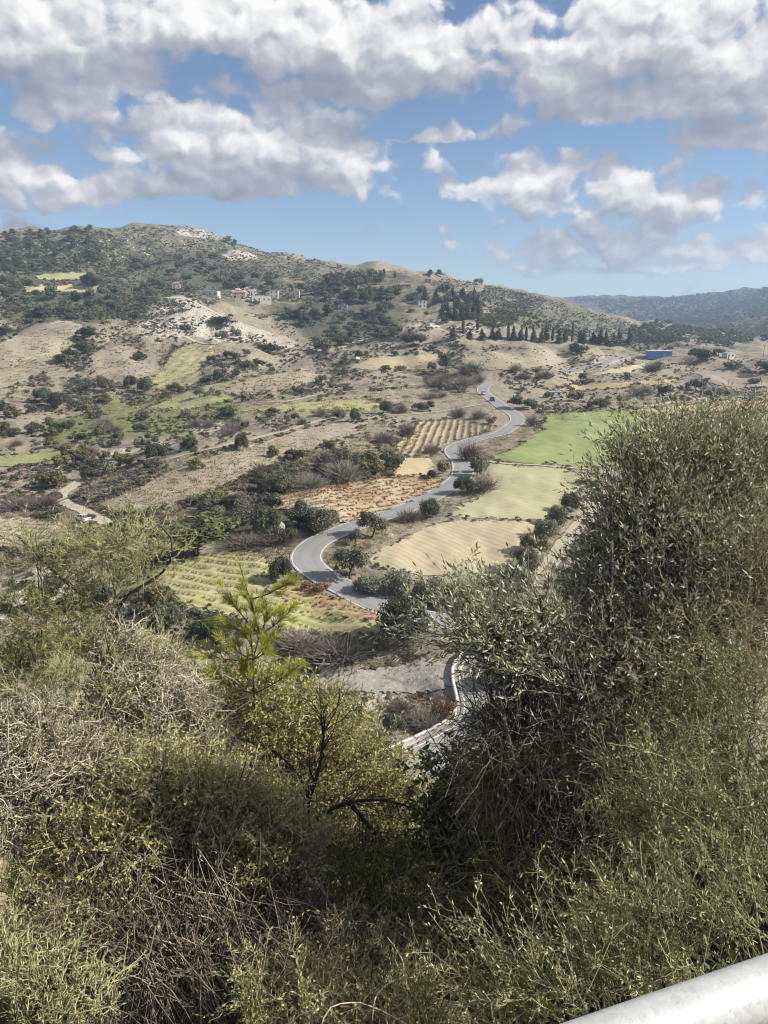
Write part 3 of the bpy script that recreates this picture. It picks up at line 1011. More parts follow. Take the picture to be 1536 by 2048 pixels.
class MB:
    def __init__(self):
        self.V, self.F, self.T, self.n = [], [], [], 0

    def add(self, V, Fq, tone):
        self.V.append(V)
        self.F.append(Fq + self.n)
        self.T.append(np.broadcast_to(tone, (len(V),)) if np.ndim(tone) == 0 else tone)
        self.n += len(V)
        return self

    def mesh(self, name, mat, smooth_=False):
        return mesh_np(name, np.vstack(self.V), np.vstack(self.F), {'tone': np.clip(np.concatenate(self.T), 0, 1)}, smooth_, mat)


def crown_pts(n, lobes, surf=.55):
    """points spread through lobes (cx,cy,cz,rx,ry,rz), thicker towards their skins, with gaps"""
    L = np.array(lobes)
    w = (L[:, 3] * L[:, 4] * L[:, 5]) ** (2 / 3)
    k = rng.choice(len(L), n, p=w / w.sum())
    d = rand_dirs(n)
    r = surf + (1 - surf) * rng.random(n)
    r *= 1 + .16 * rng.normal(size=n)
    return L[k, :3] + d * L[k, 3:] * r[:, None], d


def lobes_of(w, h, base, n, squash=.8, spread=.74):
    out = []
    for i in range(n):
        a = rng.random() * 6.283
        rr = math.sqrt(rng.random()) * spread
        f = 1 - (rr / spread) ** 2 * .55
        z = base + (h - base) * (.28 + .5 * rng.random() * f)
        s = w * .5 * (.2 + .36 * rng.random() ** 1.3)
        out.append((math.cos(a) * rr * w * .5, math.sin(a) * rr * w * .5, z, s * rng.uniform(.8, 1.3), s, s * squash * rng.uniform(.75, 1.2)))
    return out


def crown_mesh(name, mat, lobes, n, leaf, tone_h, up=.4, asp=.6, core=True):
    c, d = crown_pts(n, lobes)
    z0, z1 = c[:, 2].min(), c[:, 2].max()
    keep = c[:, 2] > .02
    c, d = c[keep], d[keep]
    nr = unit(d + rand_dirs(len(c)) * .9 + np.array([0, 0, up]))
    V, Fq = quads(c, nr, leaf * rng.uniform(.6, 1.35, len(c)), asp)
    tn = np.repeat(np.clip(.42 + .2 * rng.normal(size=len(c)), 0, 1), 4)
    mb = MB().add(V, Fq, tn)
    return mb.mesh(name, mat)


def trunk_mesh(name, h, r, forks, spread, mat=None, lean=.1):
    """a tapering trunk that forks into limbs reaching into the crown"""
    mb = MB()
    K = 6
    top = np.array([rng.normal() * lean * h, rng.normal() * lean * h, h * .42])
    t = np.linspace(0, 1, K)[:, None]
    bend = rng.normal(size=(1, 3)) * h * .05
    pts = t * top + np.sin(t * 3.14) * bend
    V, Fq = tubes(pts[None], (r * (1.25 - .5 * t[:, 0]))[None], 6)
    mb.add(V, Fq, .5)
    P_, Q_ = [], []
    for i in range(forks):
        a = 6.283 * (i + rng.random() * .6) / forks
        end = np.array([math.cos(a) * spread, math.sin(a) * spread, h * (.75 + .25 * rng.random())])
        st = pts[K - 1 - (i % 2)]
        mid = (st + end) / 2 + rng.normal(size=3) * spread * .15
        tt = np.linspace(0, 1, K)[:, None]
        P_.append((1 - tt) ** 2 * st + 2 * tt * (1 - tt) * mid + tt ** 2 * end)
        Q_.append(r * (.62 - .5 * tt[:, 0]))
    V, Fq = tubes(np.array(P_), np.array(Q_), 5)
    mb.add(V, Fq, .5)
    return mb.mesh(name, mat or M_BARK, True)


def bare_mesh(name, mat, w, h, n, rad, levels=.5):
    """a leafless bush: fanned twigs"""
    st = np.column_stack([rng.normal(size=n) * w * .16, rng.normal(size=n) * w * .16, rng.random(n) * h * .35])
    d = unit(np.column_stack([st[:, :2] / (w * .2) + rng.normal(size=(n, 2)) * .6, .5 + rng.random(n)]))
    L = h * rng.uniform(.3, .75, n)
    K = 3
    pts = np.zeros((n, K, 3))
    pts[:, 0] = st
    for k in range(1, K):
        d = unit(d + rng.normal(size=(n, 3)) * .25)
        pts[:, k] = pts[:, k - 1] + d * (L / (K - 1))[:, None]
    V, Fq = tubes(pts, np.repeat((rad * np.array([1, .7, .35]))[None], n, 0), 3)
    tn = np.repeat(np.clip(.5 + .22 * rng.normal(size=n), 0, 1), K * 3)
    return MB().add(V, Fq, tn).mesh(name, mat)


# prototypes, all about one metre high/wide in proportion: sizes below are real metres for a scale of 1
PROTO = {}
PROTO['shrub'] = [crown_mesh('shrub', M_SHRUB, lobes_of(4.2, 3.0 + .3 * i, .15, 9 + i), 1500, .20, 3) for i in range(4)]
PROTO['grey'] = [crown_mesh('grey_shrub', M_OLIVEG, lobes_of(4.2, 3.0, .15, 9), 1300, .19, 3) for i in range(3)]
PROTO['yellow'] = [crown_mesh('yellow_shrub', M_YELLOWG, lobes_of(4.2, 2.8, .15, 9), 1300, .19, 3) for i in range(2)]
PROTO['bare'] = [bare_mesh('bare_bush', M_BARE, 4.2, 3.2, 420, .035) for i in range(3)]
PROTO['rust'] = [crown_mesh('rust_bush', M_RUST, lobes_of(4, 2.4, .1, 7), 700, .16, 3) for i in range(2)]
PROTO['fine'] = [crown_mesh('fine_shrub', M_SHRUB, lobes_of(4.2, 3.2, .15, 16, .85, .72), 6500, .115, 3) for i in range(3)]
PROTO['finegrey'] = [crown_mesh('fine_grey_shrub', M_OLIVEG, lobes_of(4.2, 3.2, .15, 16, .85, .72), 6000, .11, 3) for i in range(3)]


def cyp_mesh(name):
    n = 1300
    z = rng.random(n) ** .9
    prof = np.sin(np.clip(z * .93 + .07, 0, 1) * math.pi) ** .6 * (1 - z * .35)
    a = rng.random(n) * 6.283
    r = prof * 1.0 * (.75 + .3 * rng.random(n))
    c = np.column_stack([np.cos(a) * r, np.sin(a) * r, .3 + z * 9.5])
    nr = unit(np.column_stack([np.cos(a), np.sin(a), .2 * np.ones(n)]) + rand_dirs(n) * .6)
    V, Fq = quads(c, nr, .24 * rng.uniform(.6, 1.3, n), .5)
    V[:, 2] += 0
    return MB().add(V, Fq, np.repeat(np.clip(.45 + .2 * rng.normal(size=n), 0, 1), 4)).mesh(name, M_CYP)


PROTO['cypress'] = [cyp_mesh('cypress_crown') for _ in range(2)]
PROTO['pine'] = [crown_mesh('pine_crown', M_PINE, [(rng.normal() * .9, rng.normal() * .9, 2.2 + 5.0 * k / 8, 1.9 - .12 * k + .3 * rng.random(), 1.9 - .12 * k, .85) for k in range(9)], 2200, .24, 8) for _ in range(3)]
PROTO['conifer'] = [crown_mesh('conifer_crown', M_CYP, [(rng.normal() * .25, rng.normal() * .25, .9 + 6.5 * k / 8, 1.9 - .19 * k, 1.9 - .19 * k, .9) for k in range(9)], 1700, .22, 8) for _ in range(2)]
PROTO['tree'] = [crown_mesh('tree_crown', M_OLIVEG, lobes_of(5, 4.6, 1.4, 11), 2600, .17, 5) for _ in range(3)]
TRUNKS = {'tree': [trunk_mesh('trunk', 4.0, .17, 5, 1.4) for _ in range(3)], 'pine': [trunk_mesh('trunk', 8, .18, 3, .8, lean=.02)], 'cypress': [trunk_mesh('trunk', 6, .12, 2, .1, lean=.0)], 'conifer': [trunk_mesh('trunk', 6, .14, 2, .1, lean=0)]}
NOMW = {'shrub': 4.4, 'grey': 4.4, 'yellow': 4.4, 'bare': 4.4, 'rust': 4.2, 'fine': 4.6, 'finegrey': 4.6, 'cypress': 2.1, 'pine': 4.4, 'conifer': 3.8, 'tree': 5.2}
NOMH = {'shrub': 3.2, 'grey': 3.1, 'yellow': 2.9, 'bare': 3.0, 'rust': 2.4, 'fine': 3.3, 'finegrey': 3.3, 'cypress': 9.8, 'pine': 8.0, 'conifer': 8.4, 'tree': 4.8}
TREES = []                                   # (x, y, radius) taken ground


def plant(kind, px, py, w, h, label, cat, group=None, name=None, trunk=True, dmin=75, yaw=None):
    """a tree or shrub whose foot shows at px,py and whose crown is w by h photo pixels"""
    q = spot(px, py, dmin)
    s = mpp(py, q[1])
    W_, H_ = w * s, h * s
    pr = PROTO[kind]
    me = pr[rng.integers(len(pr))]
    sx, sz = W_ / NOMW[kind], H_ / NOMH[kind]
    TREES.append((q[0], q[1], W_ * .5))
    yaw = rng.random() * 6.283 if yaw is None else yaw
    nm = name or {'cypress': 'cypress_tree', 'pine': 'pine_tree', 'conifer': 'conifer_tree', 'tree': 'almond_tree', 'bare': 'bare_bush', 'rust': 'rust_bush', 'grey': 'olive_bush', 'finegrey': 'olive_bush', 'yellow': 'yellow_bush'}.get(kind, 'shrub')
    loc = (q[0], q[1], q[2] - .12 * min(1, H_ * .2))
    if kind in TRUNKS and trunk:
        e = empty(nm, loc, yaw)
        e.scale = (sx, sx, sz)
        obj('trunk', TRUNKS[kind][rng.integers(len(TRUNKS[kind]))], parent=e)
        obj('crown', me, parent=e)
        tag(e, label, cat, group)
        return e
    o = obj(nm, me, None, None, loc, yaw)
    o.scale = (sx, sx * rng.uniform(.85, 1.15), sz)
    tag(o, label, cat, group)
    return o


# ------------------------------------------------------------------ geometry-node scatter for what nobody could count
def scatter(name, pts, scl, rot, meshes, label, cat=None, tilt=0.0):
    """pts (n,3): instances of the given meshes on bare points, one object of kind stuff"""
    coll = bpy.data.collections.new(name + '_source')
    for me in meshes:
        coll.objects.link(bpy.data.objects.new(name + '_piece', me))
    n = len(pts)
    me = bpy.data.meshes.new(name)
    me.vertices.add(n)
    me.vertices.foreach_set('co', np.ascontiguousarray(pts, np.float32).ravel())
    a = me.attributes.new('scl', 'FLOAT_VECTOR', 'POINT')
    a.data.foreach_set('vector', np.ascontiguousarray(scl, np.float32).ravel())
    a = me.attributes.new('rot', 'FLOAT_VECTOR', 'POINT')
    rv = np.column_stack([rng.normal(size=n) * tilt, rng.normal(size=n) * tilt, rot])
    a.data.foreach_set('vector', np.ascontiguousarray(rv, np.float32).ravel())
    a = me.attributes.new('pick', 'INT', 'POINT')
    a.data.foreach_set('value', rng.integers(0, len(meshes), n).astype(np.int32))
    ng = bpy.data.node_groups.new(name, 'GeometryNodeTree')
    ng.interface.new_socket('Geometry', in_out='INPUT', socket_type='NodeSocketGeometry')
    ng.interface.new_socket('Geometry', in_out='OUTPUT', socket_type='NodeSocketGeometry')
    N = ng.nodes
    gi, go = N.new('NodeGroupInput'), N.new('NodeGroupOutput')
    ip, ci = N.new('GeometryNodeInstanceOnPoints'), N.new('GeometryNodeCollectionInfo')
    ci.inputs['Collection'].default_value = coll
    ci.inputs['Separate Children'].default_value = True
    ci.inputs['Reset Children'].default_value = True
    ip.inputs['Pick Instance'].default_value = True

    def na(nm, ty):
        nd = N.new('GeometryNodeInputNamedAttribute')
        nd.data_type = ty
        nd.inputs['Name'].default_value = nm
        return nd.outputs[0]
    L = ng.links
    L.new(gi.outputs[0], ip.inputs['Points'])
    L.new(ci.outputs[0], ip.inputs['Instance'])
    L.new(na('scl', 'FLOAT_VECTOR'), ip.inputs['Scale'])
    er = N.new('FunctionNodeEulerToRotation')
    L.new(na('rot', 'FLOAT_VECTOR'), er.inputs[0])
    L.new(er.outputs[0], ip.inputs['Rotation'])
    L.new(na('pick', 'INT'), ip.inputs['Instance Index'])
    L.new(ip.outputs[0], go.inputs[0])
    o = obj(name, me)
    md = o.modifiers.new('scatter', 'NODES')
    md.node_group = ng
    return tag(o, label, cat, None, 'stuff')


def road_clear(x, y, keep=0):
    d = np.full(x.shape, 1e9)
    for c, hw, _ in ROADS:
        k = c[::3]
        d = np.minimum(d, np.sqrt(((x[:, None] - k[None, :, 0]) ** 2 + (y[:, None] - k[None, :, 1]) ** 2)).min(1) - hw)
    for _, w_, c in tracks:
        k = c[::2]
        d = np.minimum(d, np.sqrt(((x[:, None] - k[None, :, 0]) ** 2 + (y[:, None] - k[None, :, 1]) ** 2)).min(1) - w_ * .6)
    return d > keep


FPOLY = [[tuple(q[:2]) for q in w] for w in fields_w]


def off_fields(x, y):
    m = np.ones(x.shape, bool)
    for p in FPOLY:
        m &= ~in_poly(x, y, p)
    return m


def fill(poly, n, clump=0.0, seed=0, keep=1.0, offf=True):
    """n spots on the land that show inside a photo polygon, evenly over the ground as seen, optionally clumped"""
    poly = [tuple(p) for p in poly]
    a = np.array(poly, float)
    out = []
    tries = 0
    while len(out) < n and tries < n * 12:
        m = n * 2
        px = rng.uniform(a[:, 0].min(), a[:, 0].max(), m)
        py = rng.uniform(a[:, 1].min(), a[:, 1].max(), m)
        ok = in_poly(px, py, poly)
        if clump:
            ok &= (fbm(px / 38, py / 17, 3, 40 + seed) + .5 * rng.random(m) - .25) > (clump - .5)
        for x_, y_ in zip(px[ok], py[ok]):
            tries += 1
            out.append(spot(x_, y_, 75))
            if len(out) >= n:
                break
        tries += m
    q = np.array(out)
    ok = road_clear(q[:, 0], q[:, 1], keep)
    if offf:
        ok &= off_fields(q[:, 0], q[:, 1])
    return q[ok]

# ------------------------------------------------------------------ trees and shrubs one can pick out
LISTED = [
    # around the near bend
    ('fine', 806, 1292, 112, 128, 'large dark evergreen tree at the corner of the near vineyard', 'tree'),
    ('finegrey', 735, 1186, 66, 42, 'grey olive bush beside the road just past the warning sign', 'bush'),
    ('finegrey', 790, 1188, 84, 56, 'broad olive bush at the near corner of the tan field', 'bush'),
    ('finegrey', 862, 1205, 96, 66, 'big grey olive bush right of the dark evergreen', 'bush'),
    ('finegrey', 925, 1208, 92, 66, 'olive bush right beside the foreground olive branch tips', 'bush'),
    ('finegrey', 985, 1195, 84, 56, 'olive bush at the lower right corner of the tan field', 'bush'),
    ('tree', 701, 1158, 78, 80, 'spreading almond tree with bare dark limbs inside the near road bend', 'tree'),
    ('tree', 743, 1075, 62, 64, 'round almond tree standing on the road verge above the bend', 'tree'),
    ('tree', 711, 1092, 30, 42, 'small almond tree between two bigger ones at the road', 'tree'),
    ('fine', 563, 1164, 60, 66, 'dark bush at the outside of the near road bend', 'bush'),
    ('grey', 590, 1168, 36, 36, 'grey bush at the road edge beside a darker bush', 'bush'),
    ('rust', 640, 1186, 46, 26, 'rust coloured vine tangle beside the road edge', 'bush'),
    ('rust', 612, 1178, 30, 20, 'reddish brown scrub under the dark bush at the bend', 'bush'),
    ('pine', 395, 1112, 124, 92, 'bright green spreading pine at the edge of the near vineyard', 'tree'),
    ('fine', 530, 1066, 80, 66, 'dark evergreen above the rock outcrop left of the road', 'tree'),
    ('fine', 600, 1050, 70, 58, 'dark evergreen beside the lower edge of the rust vineyard', 'tree'),
    ('finegrey', 645, 1066, 78, 66, 'grey green tree at the road above the near bend', 'tree'),
    ('fine', 475, 1050, 60, 40, 'dark bush behind the spreading pine', 'bush'),
    ('bare', 560, 1085, 80, 34, 'grey leafless thicket left of the near bend', 'bush'),
    ('bare', 490, 1095, 80, 34, 'grey leafless thicket between pine and road', 'bush'),
    ('yellow', 435, 1005, 44, 26, 'yellowish bush on the lower brown slope', 'bush'),
    ('grey', 420, 1022, 70, 34, 'grey bush low on the brown slope above the pine', 'bush'),
    ('fine', 470, 1020, 60, 36, 'dark bush below the brown slope left of the rust vineyard', 'bush'),
    ('fine', 561, 988, 76, 48, 'round dark bush at the left tip of the rust vineyard', 'bush'),
    ('bare', 620, 975, 64, 34, 'leafless bush above the left tip of the rust vineyard', 'bush'),
    ('bare', 690, 962, 76, 48, 'purplish leafless thicket left of the small tan plot', 'bush'),
    ('yellow', 742, 948, 62, 48, 'olive green bush left of the small tan plot', 'bush'),
    ('grey', 776, 942, 58, 44, 'rounded bush touching the small tan plot', 'bush'),
    ('fine', 640, 952, 44, 30, 'dark bush in the thicket below the brown shoulder', 'bush'),
    ('grey', 580, 922, 28, 20, 'small grey bush with a long shadow on the brown shoulder', 'bush'),
    ('yellow', 659, 897, 30, 26, 'orange tinged bush on the brown shoulder', 'bush'),
    ('yellow', 545, 915, 28, 26, 'pale leafless bush on the brown shoulder', 'bush'),
    ('bare', 770, 885, 44, 30, 'purple brown thicket left of the upper vineyard', 'bush'),
    ('bare', 815, 872, 34, 34, 'leafless bush at the left edge of the upper vineyard', 'bush'),
    # along the road further up
    ('bare', 938, 922, 44, 48, 'grey bush on the inside of the upper S bend', 'bush'),
    ('grey', 957, 948, 46, 50, 'grey green bush at the road where it bends back', 'bush'),
    ('bare', 968, 982, 48, 44, 'brown leafless bush at the edge of the pale stubble field', 'bush'),
    ('fine', 927, 987, 44, 44, 'dark green bush right at the road below the S bend', 'bush'),
    ('finegrey', 859, 1036, 52, 50, 'olive grey tree at the upper left corner of the tan field', 'tree'),
    ('bare', 818, 1044, 44, 32, 'leafless bush on the bank above the tan field', 'bush'),
    ('yellow', 886, 948, 30, 36, 'yellowish bush left of the road at the S bend', 'bush'),
    ('fine', 862, 955, 24, 18, 'small dark bush at the top edge of the rust vineyard', 'bush'),
    ('bare', 862, 908, 32, 30, 'bare bush at the lower right corner of the upper vineyard', 'bush'),
    ('bare', 1064, 852, 26, 30, 'bare bush at the upper left corner of the green field', 'bush'),
    ('shrub', 1030, 817, 40, 26, 'dark hedge bush above the upper road bend', 'bush'),
    ('shrub', 1060, 817, 40, 24, 'dark hedge bush beside the top of the green field', 'bush'),
    ('rust', 985, 848, 30, 18, 'reddish scrub on the inside of the upper road bend', 'bush'),
    ('bare', 958, 838, 32, 26, 'bare bush above the upper vineyard', 'bush'),
    ('bare', 915, 836, 30, 26, 'pale bare bush at the top of the upper vineyard', 'bush'),
    # hedge along the track
    ('finegrey', 1140, 1022, 48, 48, 'topmost bush of the hedge along the right dirt track', 'bush'),
    ('finegrey', 1116, 1052, 54, 52, 'second bush from the top of the hedge along the right dirt track', 'bush'),
    ('finegrey', 1094, 1080, 58, 54, 'third bush from the top of the hedge along the right dirt track', 'bush'),
    ('yellow', 1074, 1110, 60, 58, 'yellowish bush in the middle of the hedge along the right dirt track', 'bush'),
    ('finegrey', 1052, 1142, 66, 62, 'second lowest bush of the hedge along the right dirt track', 'bush'),
    ('finegrey', 1032, 1180, 70, 62, 'lowest bush of the hedge beside the tan field', 'bush'),
    # valley middle
    ('fine', 772, 830, 36, 36, 'dark round tree on the farm track above the brown shoulder', 'tree'),
    ('fine', 709, 843, 28, 32, 'dark bush left of the round tree on the farm track', 'bush'),
    ('bare', 802, 826, 30, 24, 'bare bush right beside the round dark tree', 'bush'),
    ('grey', 838, 822, 44, 24, 'grey hedge bush above the upper vineyard', 'bush'),
    ('shrub', 862, 820, 26, 18, 'dark bush at the right end of the hedge above the upper vineyard', 'bush'),
    ('fine', 484, 902, 32, 44, 'dark tree beside the farm track at the left end of the shoulder', 'tree'),
    ('fine', 311, 922, 54, 44, 'large dark tree below the pale bank on the left', 'tree'),
    ('yellow', 247, 934, 42, 38, 'olive green bush left of the large dark tree', 'bush'),
    ('shrub', 300, 936, 28, 20, 'small dark bush in front of the large dark tree', 'bush'),
    ('yellow', 101, 974, 58, 44, 'big round green bush above the parked car', 'bush'),
    ('shrub', 166, 932, 40, 24, 'dark bush right of the left meadow', 'bush'),
    ('grey', 220, 948, 34, 36, 'grey green bush above the dirt track', 'bush'),
    ('shrub', 180, 960, 40, 24, 'dark scrub bush along the upper end of the dirt track', 'bush'),
    ('yellow', 394, 939, 38, 24, 'yellow green bush with a dark shadow alone on the brown slope', 'bush'),
    ('fine', 380, 898, 40, 28, 'dark bush under the farm track on the left', 'bush'),
    ('shrub', 72, 864, 38, 26, 'dark bush in the olive grove on the far left', 'bush'),
    ('shrub', 101, 860, 22, 26, 'upright dark bush in the olive grove', 'bush'),
    ('grey', 136, 858, 34, 26, 'grey olive bush in the grove right of two dark ones', 'bush'),
    ('yellow', 12, 868, 30, 26, 'yellowish bush at the left edge of the olive grove', 'bush'),
    ('bare', 90, 1012, 60, 30, 'brown scrub on the bank above the left vineyard', 'bush'),
    ('bare', 30, 1018, 60, 30, 'purple brown scrub at the left edge above the vineyard', 'bush'),
    ('shrub', 182, 1038, 26, 14, 'dark scrub beside the white car', 'bush'),
    ('fine', 255, 1058, 60, 34, 'dark bush behind the spiny tree top', 'bush'),
    ('yellow', 262, 1028, 34, 22, 'yellow brown bush behind the spiny tree top', 'bush'),
    ('fine', 110, 1115, 50, 40, 'dark bush behind the left spiny shoots', 'bush'),
    ('tree', 686, 755, 28, 26, 'round tree alone on the hillock', 'tree'),
    ('tree', 644, 770, 26, 24, 'lone tree on the left flank of the hillock', 'tree'),
    ('tree', 398, 797, 26, 26, 'lone bare tree on the green terrace', 'tree'),
    ('shrub', 720, 719, 24, 18, 'dark bush beside the white sign on the hillock', 'bush'),
    ('shrub', 772, 742, 28, 14, 'low dark bush in front of the bare hill field', 'bush'),
    ('yellow', 800, 741, 26, 14, 'low olive bush in front of the bare hill field', 'bush'),
    ('grey', 862, 744, 26, 24, 'grey bush right of the bare hill field', 'bush'),
    ('shrub', 887, 746, 38, 38, 'dark bush group right of the bare hill field', 'bush'),
    ('bare', 920, 778, 50, 34, 'leafless tree clump left of the far road bend', 'bush'),
    ('bare', 868, 775, 36, 26, 'bare thicket below the bare hill field', 'bush'),
    ('bare', 940, 748, 54, 30, 'grey thicket on the slope above the far road bend', 'bush'),
    ('shrub', 903, 716, 18, 16, 'dark bush above the grey thicket', 'bush'),
    # left slopes
    ('shrub', 140, 714, 30, 22, 'dark bush at the head of the gully on the left slope', 'bush'),
    ('shrub', 166, 708, 40, 30, 'largest dark bush in the gully of the left slope', 'bush'),
    ('shrub', 128, 728, 36, 20, 'low dark bush lower in the gully of the left slope', 'bush'),
    ('shrub', 174, 680, 54, 26, 'wide dark bush on the shoulder of the left slope', 'bush'),
    ('shrub', 179, 784, 34, 34, 'left one of the dark pair at the foot of the left slope', 'bush'),
    ('shrub', 209, 787, 38, 32, 'right one of the dark pair at the foot of the left slope', 'bush'),
    ('yellow', 212, 806, 30, 20, 'olive bush below the dark pair of bushes', 'bush'),
    ('fine', 262, 778, 36, 34, 'dark tree left of the striped field', 'tree'),
    ('fine', 292, 788, 40, 40, 'big dark tree at the foot of the striped field', 'tree'),
    ('fine', 88, 804, 46, 36, 'dark tree clump at the foot of the left slope', 'tree'),
    ('fine', 117, 818, 48, 42, 'larger dark tree at the foot of the left slope', 'tree'),
    ('yellow', 178, 820, 34, 20, 'olive bush right of the larger dark tree', 'bush'),
    ('shrub', 8, 830, 36, 30, 'dark bush cut by the left edge of the picture', 'bush'),
    ('grey', 60, 828, 30, 24, 'grey bush below the left slope', 'bush'),
    ('shrub', 283, 722, 30, 26, 'dark bush between the left slope and the striped field', 'bush'),
    ('shrub', 423, 724, 22, 16, 'left dark bush above the striped field edge', 'bush'),
    ('shrub', 457, 717, 24, 18, 'round dark bush right of the striped field', 'bush'),
    ('shrub', 440, 757, 30, 24, 'dark bush at the lower right of the striped field', 'bush'),
    ('grey', 420, 764, 36, 20, 'grey bush beside the lower end of the striped field', 'bush'),
    ('yellow', 352, 784, 42, 18, 'yellow brown bush below the striped field', 'bush'),
    ('shrub', 498, 737, 26, 20, 'dark bush at the mouth of the ravine', 'bush'),
    ('shrub', 540, 705, 34, 24, 'dark bush below the white cliff track', 'bush'),
    ('shrub', 450, 652, 56, 18, 'dark scrub clinging to the right of the white cliff', 'bush'),
    ('grey', 470, 678, 30, 24, 'grey bush under the white cliff', 'bush'),
    ('grey', 443, 677, 34, 18, 'grey bush at the foot of the white cliff', 'bush'),
    ('shrub', 371, 660, 22, 14, 'dark bush on the white cliff face', 'bush'),
    ('shrub', 648, 706, 52, 36, 'large dark bush at the end of the ravine', 'bush'),
    ('shrub', 688, 690, 36, 22, 'dark bush on the spur track', 'bush'),
    ('shrub', 791, 674, 28, 24, 'dark bush where the spur meets the village slope', 'bush'),
    ('shrub', 826, 690, 60, 28, 'wide dark scrub on the spur', 'bush'),
    ('shrub', 865, 702, 20, 16, 'small dark bush right of the spur scrub', 'bush'),
    ('shrub', 790, 712, 20, 12, 'small round bush above the bare hill field', 'bush'),
    ('shrub', 176, 644, 28, 16, 'dark bush on the upper left terrace', 'bush'),
    ('yellow', 212, 650, 20, 14, 'olive bush right on the upper left terrace', 'bush'),
    ('shrub', 88, 634, 52, 26, 'wide dark bush on the upper left terrace', 'bush'),
    ('shrub', 126, 628, 28, 26, 'upright dark bush on the upper left terrace', 'bush'),
    ('shrub', 13, 674, 32, 28, 'dark bush at the left edge of the upper slope', 'bush'),
    ('fine', 183, 574, 50, 32, 'big dark tree above the tan terrace', 'tree'),
    # right
    ('shrub', 1160, 709, 48, 30, 'dark bush on the mound right of the conifer row', 'bush'),
    ('shrub', 1223, 702, 42, 24, 'dark bush at the top of the far road', 'bush'),
    ('conifer', 1258, 690, 20, 36, 'dark conical tree at the end of the conifer row', 'tree'),
    ('shrub', 1398, 724, 54, 32, 'large dark bush right of the blue tank', 'bush'),
    ('shrub', 1462, 737, 46, 16, 'low dark bush below the white hut', 'bush'),
    ('shrub', 1528, 744, 44, 26, 'dark bush at the right edge of the plateau', 'bush'),
    ('tree', 1438, 712, 24, 18, 'small green tree beside the white hut', 'tree'),
    ('shrub', 1388, 778, 42, 26, 'dark bush on the right slope above the track', 'bush'),
    ('shrub', 1331, 792, 36, 28, 'round dark bush in the middle of the right slope', 'bush'),
    ('bare', 1286, 792, 46, 26, 'grey bush left of the round dark bush on the right slope', 'bush'),
    ('grey', 1150, 803, 48, 28, 'grey green bush right of the small shed', 'bush'),
    ('shrub', 1195, 815, 48, 24, 'dark hedge bush above the green field', 'bush'),
    ('grey', 1436, 792, 62, 20, 'long grey bush beside the right track', 'bush'),
    ('grey', 1355, 802, 50, 16, 'low grey bushes below the round dark bush', 'bush'),
    ('bare', 1090, 759, 28, 24, 'bare bush below the far road', 'bush'),
    ('bare', 1307, 742, 44, 24, 'bare brown thicket below the blue tank', 'bush'),
    ('bare', 1031, 742, 26, 18, 'bare bush on the slope below the conifer row', 'bush'),
    ('grey', 1508, 768, 30, 16, 'grey bush on the far right slope', 'bush'),
    # gully
    ('finegrey', 990, 1372, 70, 60, 'grey bush right of the road bend beside the parapet', 'bush'),
    ('grey', 1015, 1440, 90, 66, 'grey bush under the leaning olive branch', 'bush'),
    ('finegrey', 972, 1308, 50, 40, 'small grey bush at the far end of the lower road', 'bush'),
    ('bare', 800, 1425, 60, 34, 'dry bush at the edge of the gravel', 'bush'),
    ('bare', 660, 1400, 70, 40, 'dry bush at the left end of the gravel', 'bush'),
    ('fine', 786, 1468, 50, 56, 'small round bright green bush in the gully below the gravel', 'bush'),
    ('bare', 680, 1320, 110, 60, 'dark bare bush on the shaded bank below the vineyard', 'bush'),
    ('bare', 600, 1300, 80, 50, 'bare scrub at the left of the shaded bank', 'bush'),
    ('rust', 890, 1440, 60, 50, 'brown scrub beside the parapet', 'bush'),
    ('bare', 850, 1455, 70, 44, 'dry grass bush inside the parapet bend', 'bush'),
    ('grey', 720, 1440, 60, 44, 'grey bush left of the round green bush', 'bush'),
    ('fine', 330, 1262, 90, 74, 'dark bush below the lower edge of the near vineyard', 'bush'),
    ('yellow', 315, 1225, 80, 60, 'olive bush at the left corner of the near vineyard', 'bush'),
    ('fine', 430, 1280, 100, 60, 'dark thicket below the near vineyard', 'bush'),
    ('fine', 190, 1215, 90, 70, 'dark tree left of the near vineyard', 'tree'),
    ('fine', 60, 1330, 120, 80, 'dark bush at the left foot of the slope', 'bush'),
    ('yellow', 85, 1220, 60, 70, 'green pine sapling on the chalky bank at the left', 'tree'),
]
for kind, px, py, w, h, lab, cat in LISTED:
    plant(kind, px, py, w, h, lab, cat)

# rows and masses of trees that look alike: each its own tree, one label to the row
for i, (px, py, h) in enumerate([(926, 666, 30), (1016, 680, 36), (1144, 684, 40), (1052, 680, 26), (948, 604, 28), (768, 552, 14), (955, 660, 24), (1105, 682, 26), (790, 555, 12)]):
    plant('cypress', px, py, 8, h, 'thin dark cypress spire on the village hill', 'tree', 'cypress spires')
for px in (908, 940, 966, 982, 998, 1028, 1040, 1066, 1082, 1096, 1118, 1131, 1160, 1172, 1186, 1198, 1212, 1226, 1240):
    plant('conifer', px + rng.normal() * 2, 676 + (px - 900) * .034 + rng.normal() * 2, rng.uniform(14, 20), rng.uniform(22, 34), 'dark conifer in the row on the ridge below the village', 'tree', 'conifer row on the ridge')
for px, py in [(884, 636), (897, 640), (910, 641), (922, 640), (934, 637), (946, 634), (957, 630), (892, 620), (915, 618), (935, 614), (955, 612), (872, 606), (850, 600), (905, 600), (925, 598)]:
    plant('conifer', px, py, rng.uniform(17, 24), rng.uniform(22, 31), 'tall dark conifer in the wood beside the village', 'tree', 'conifer wood by the village')
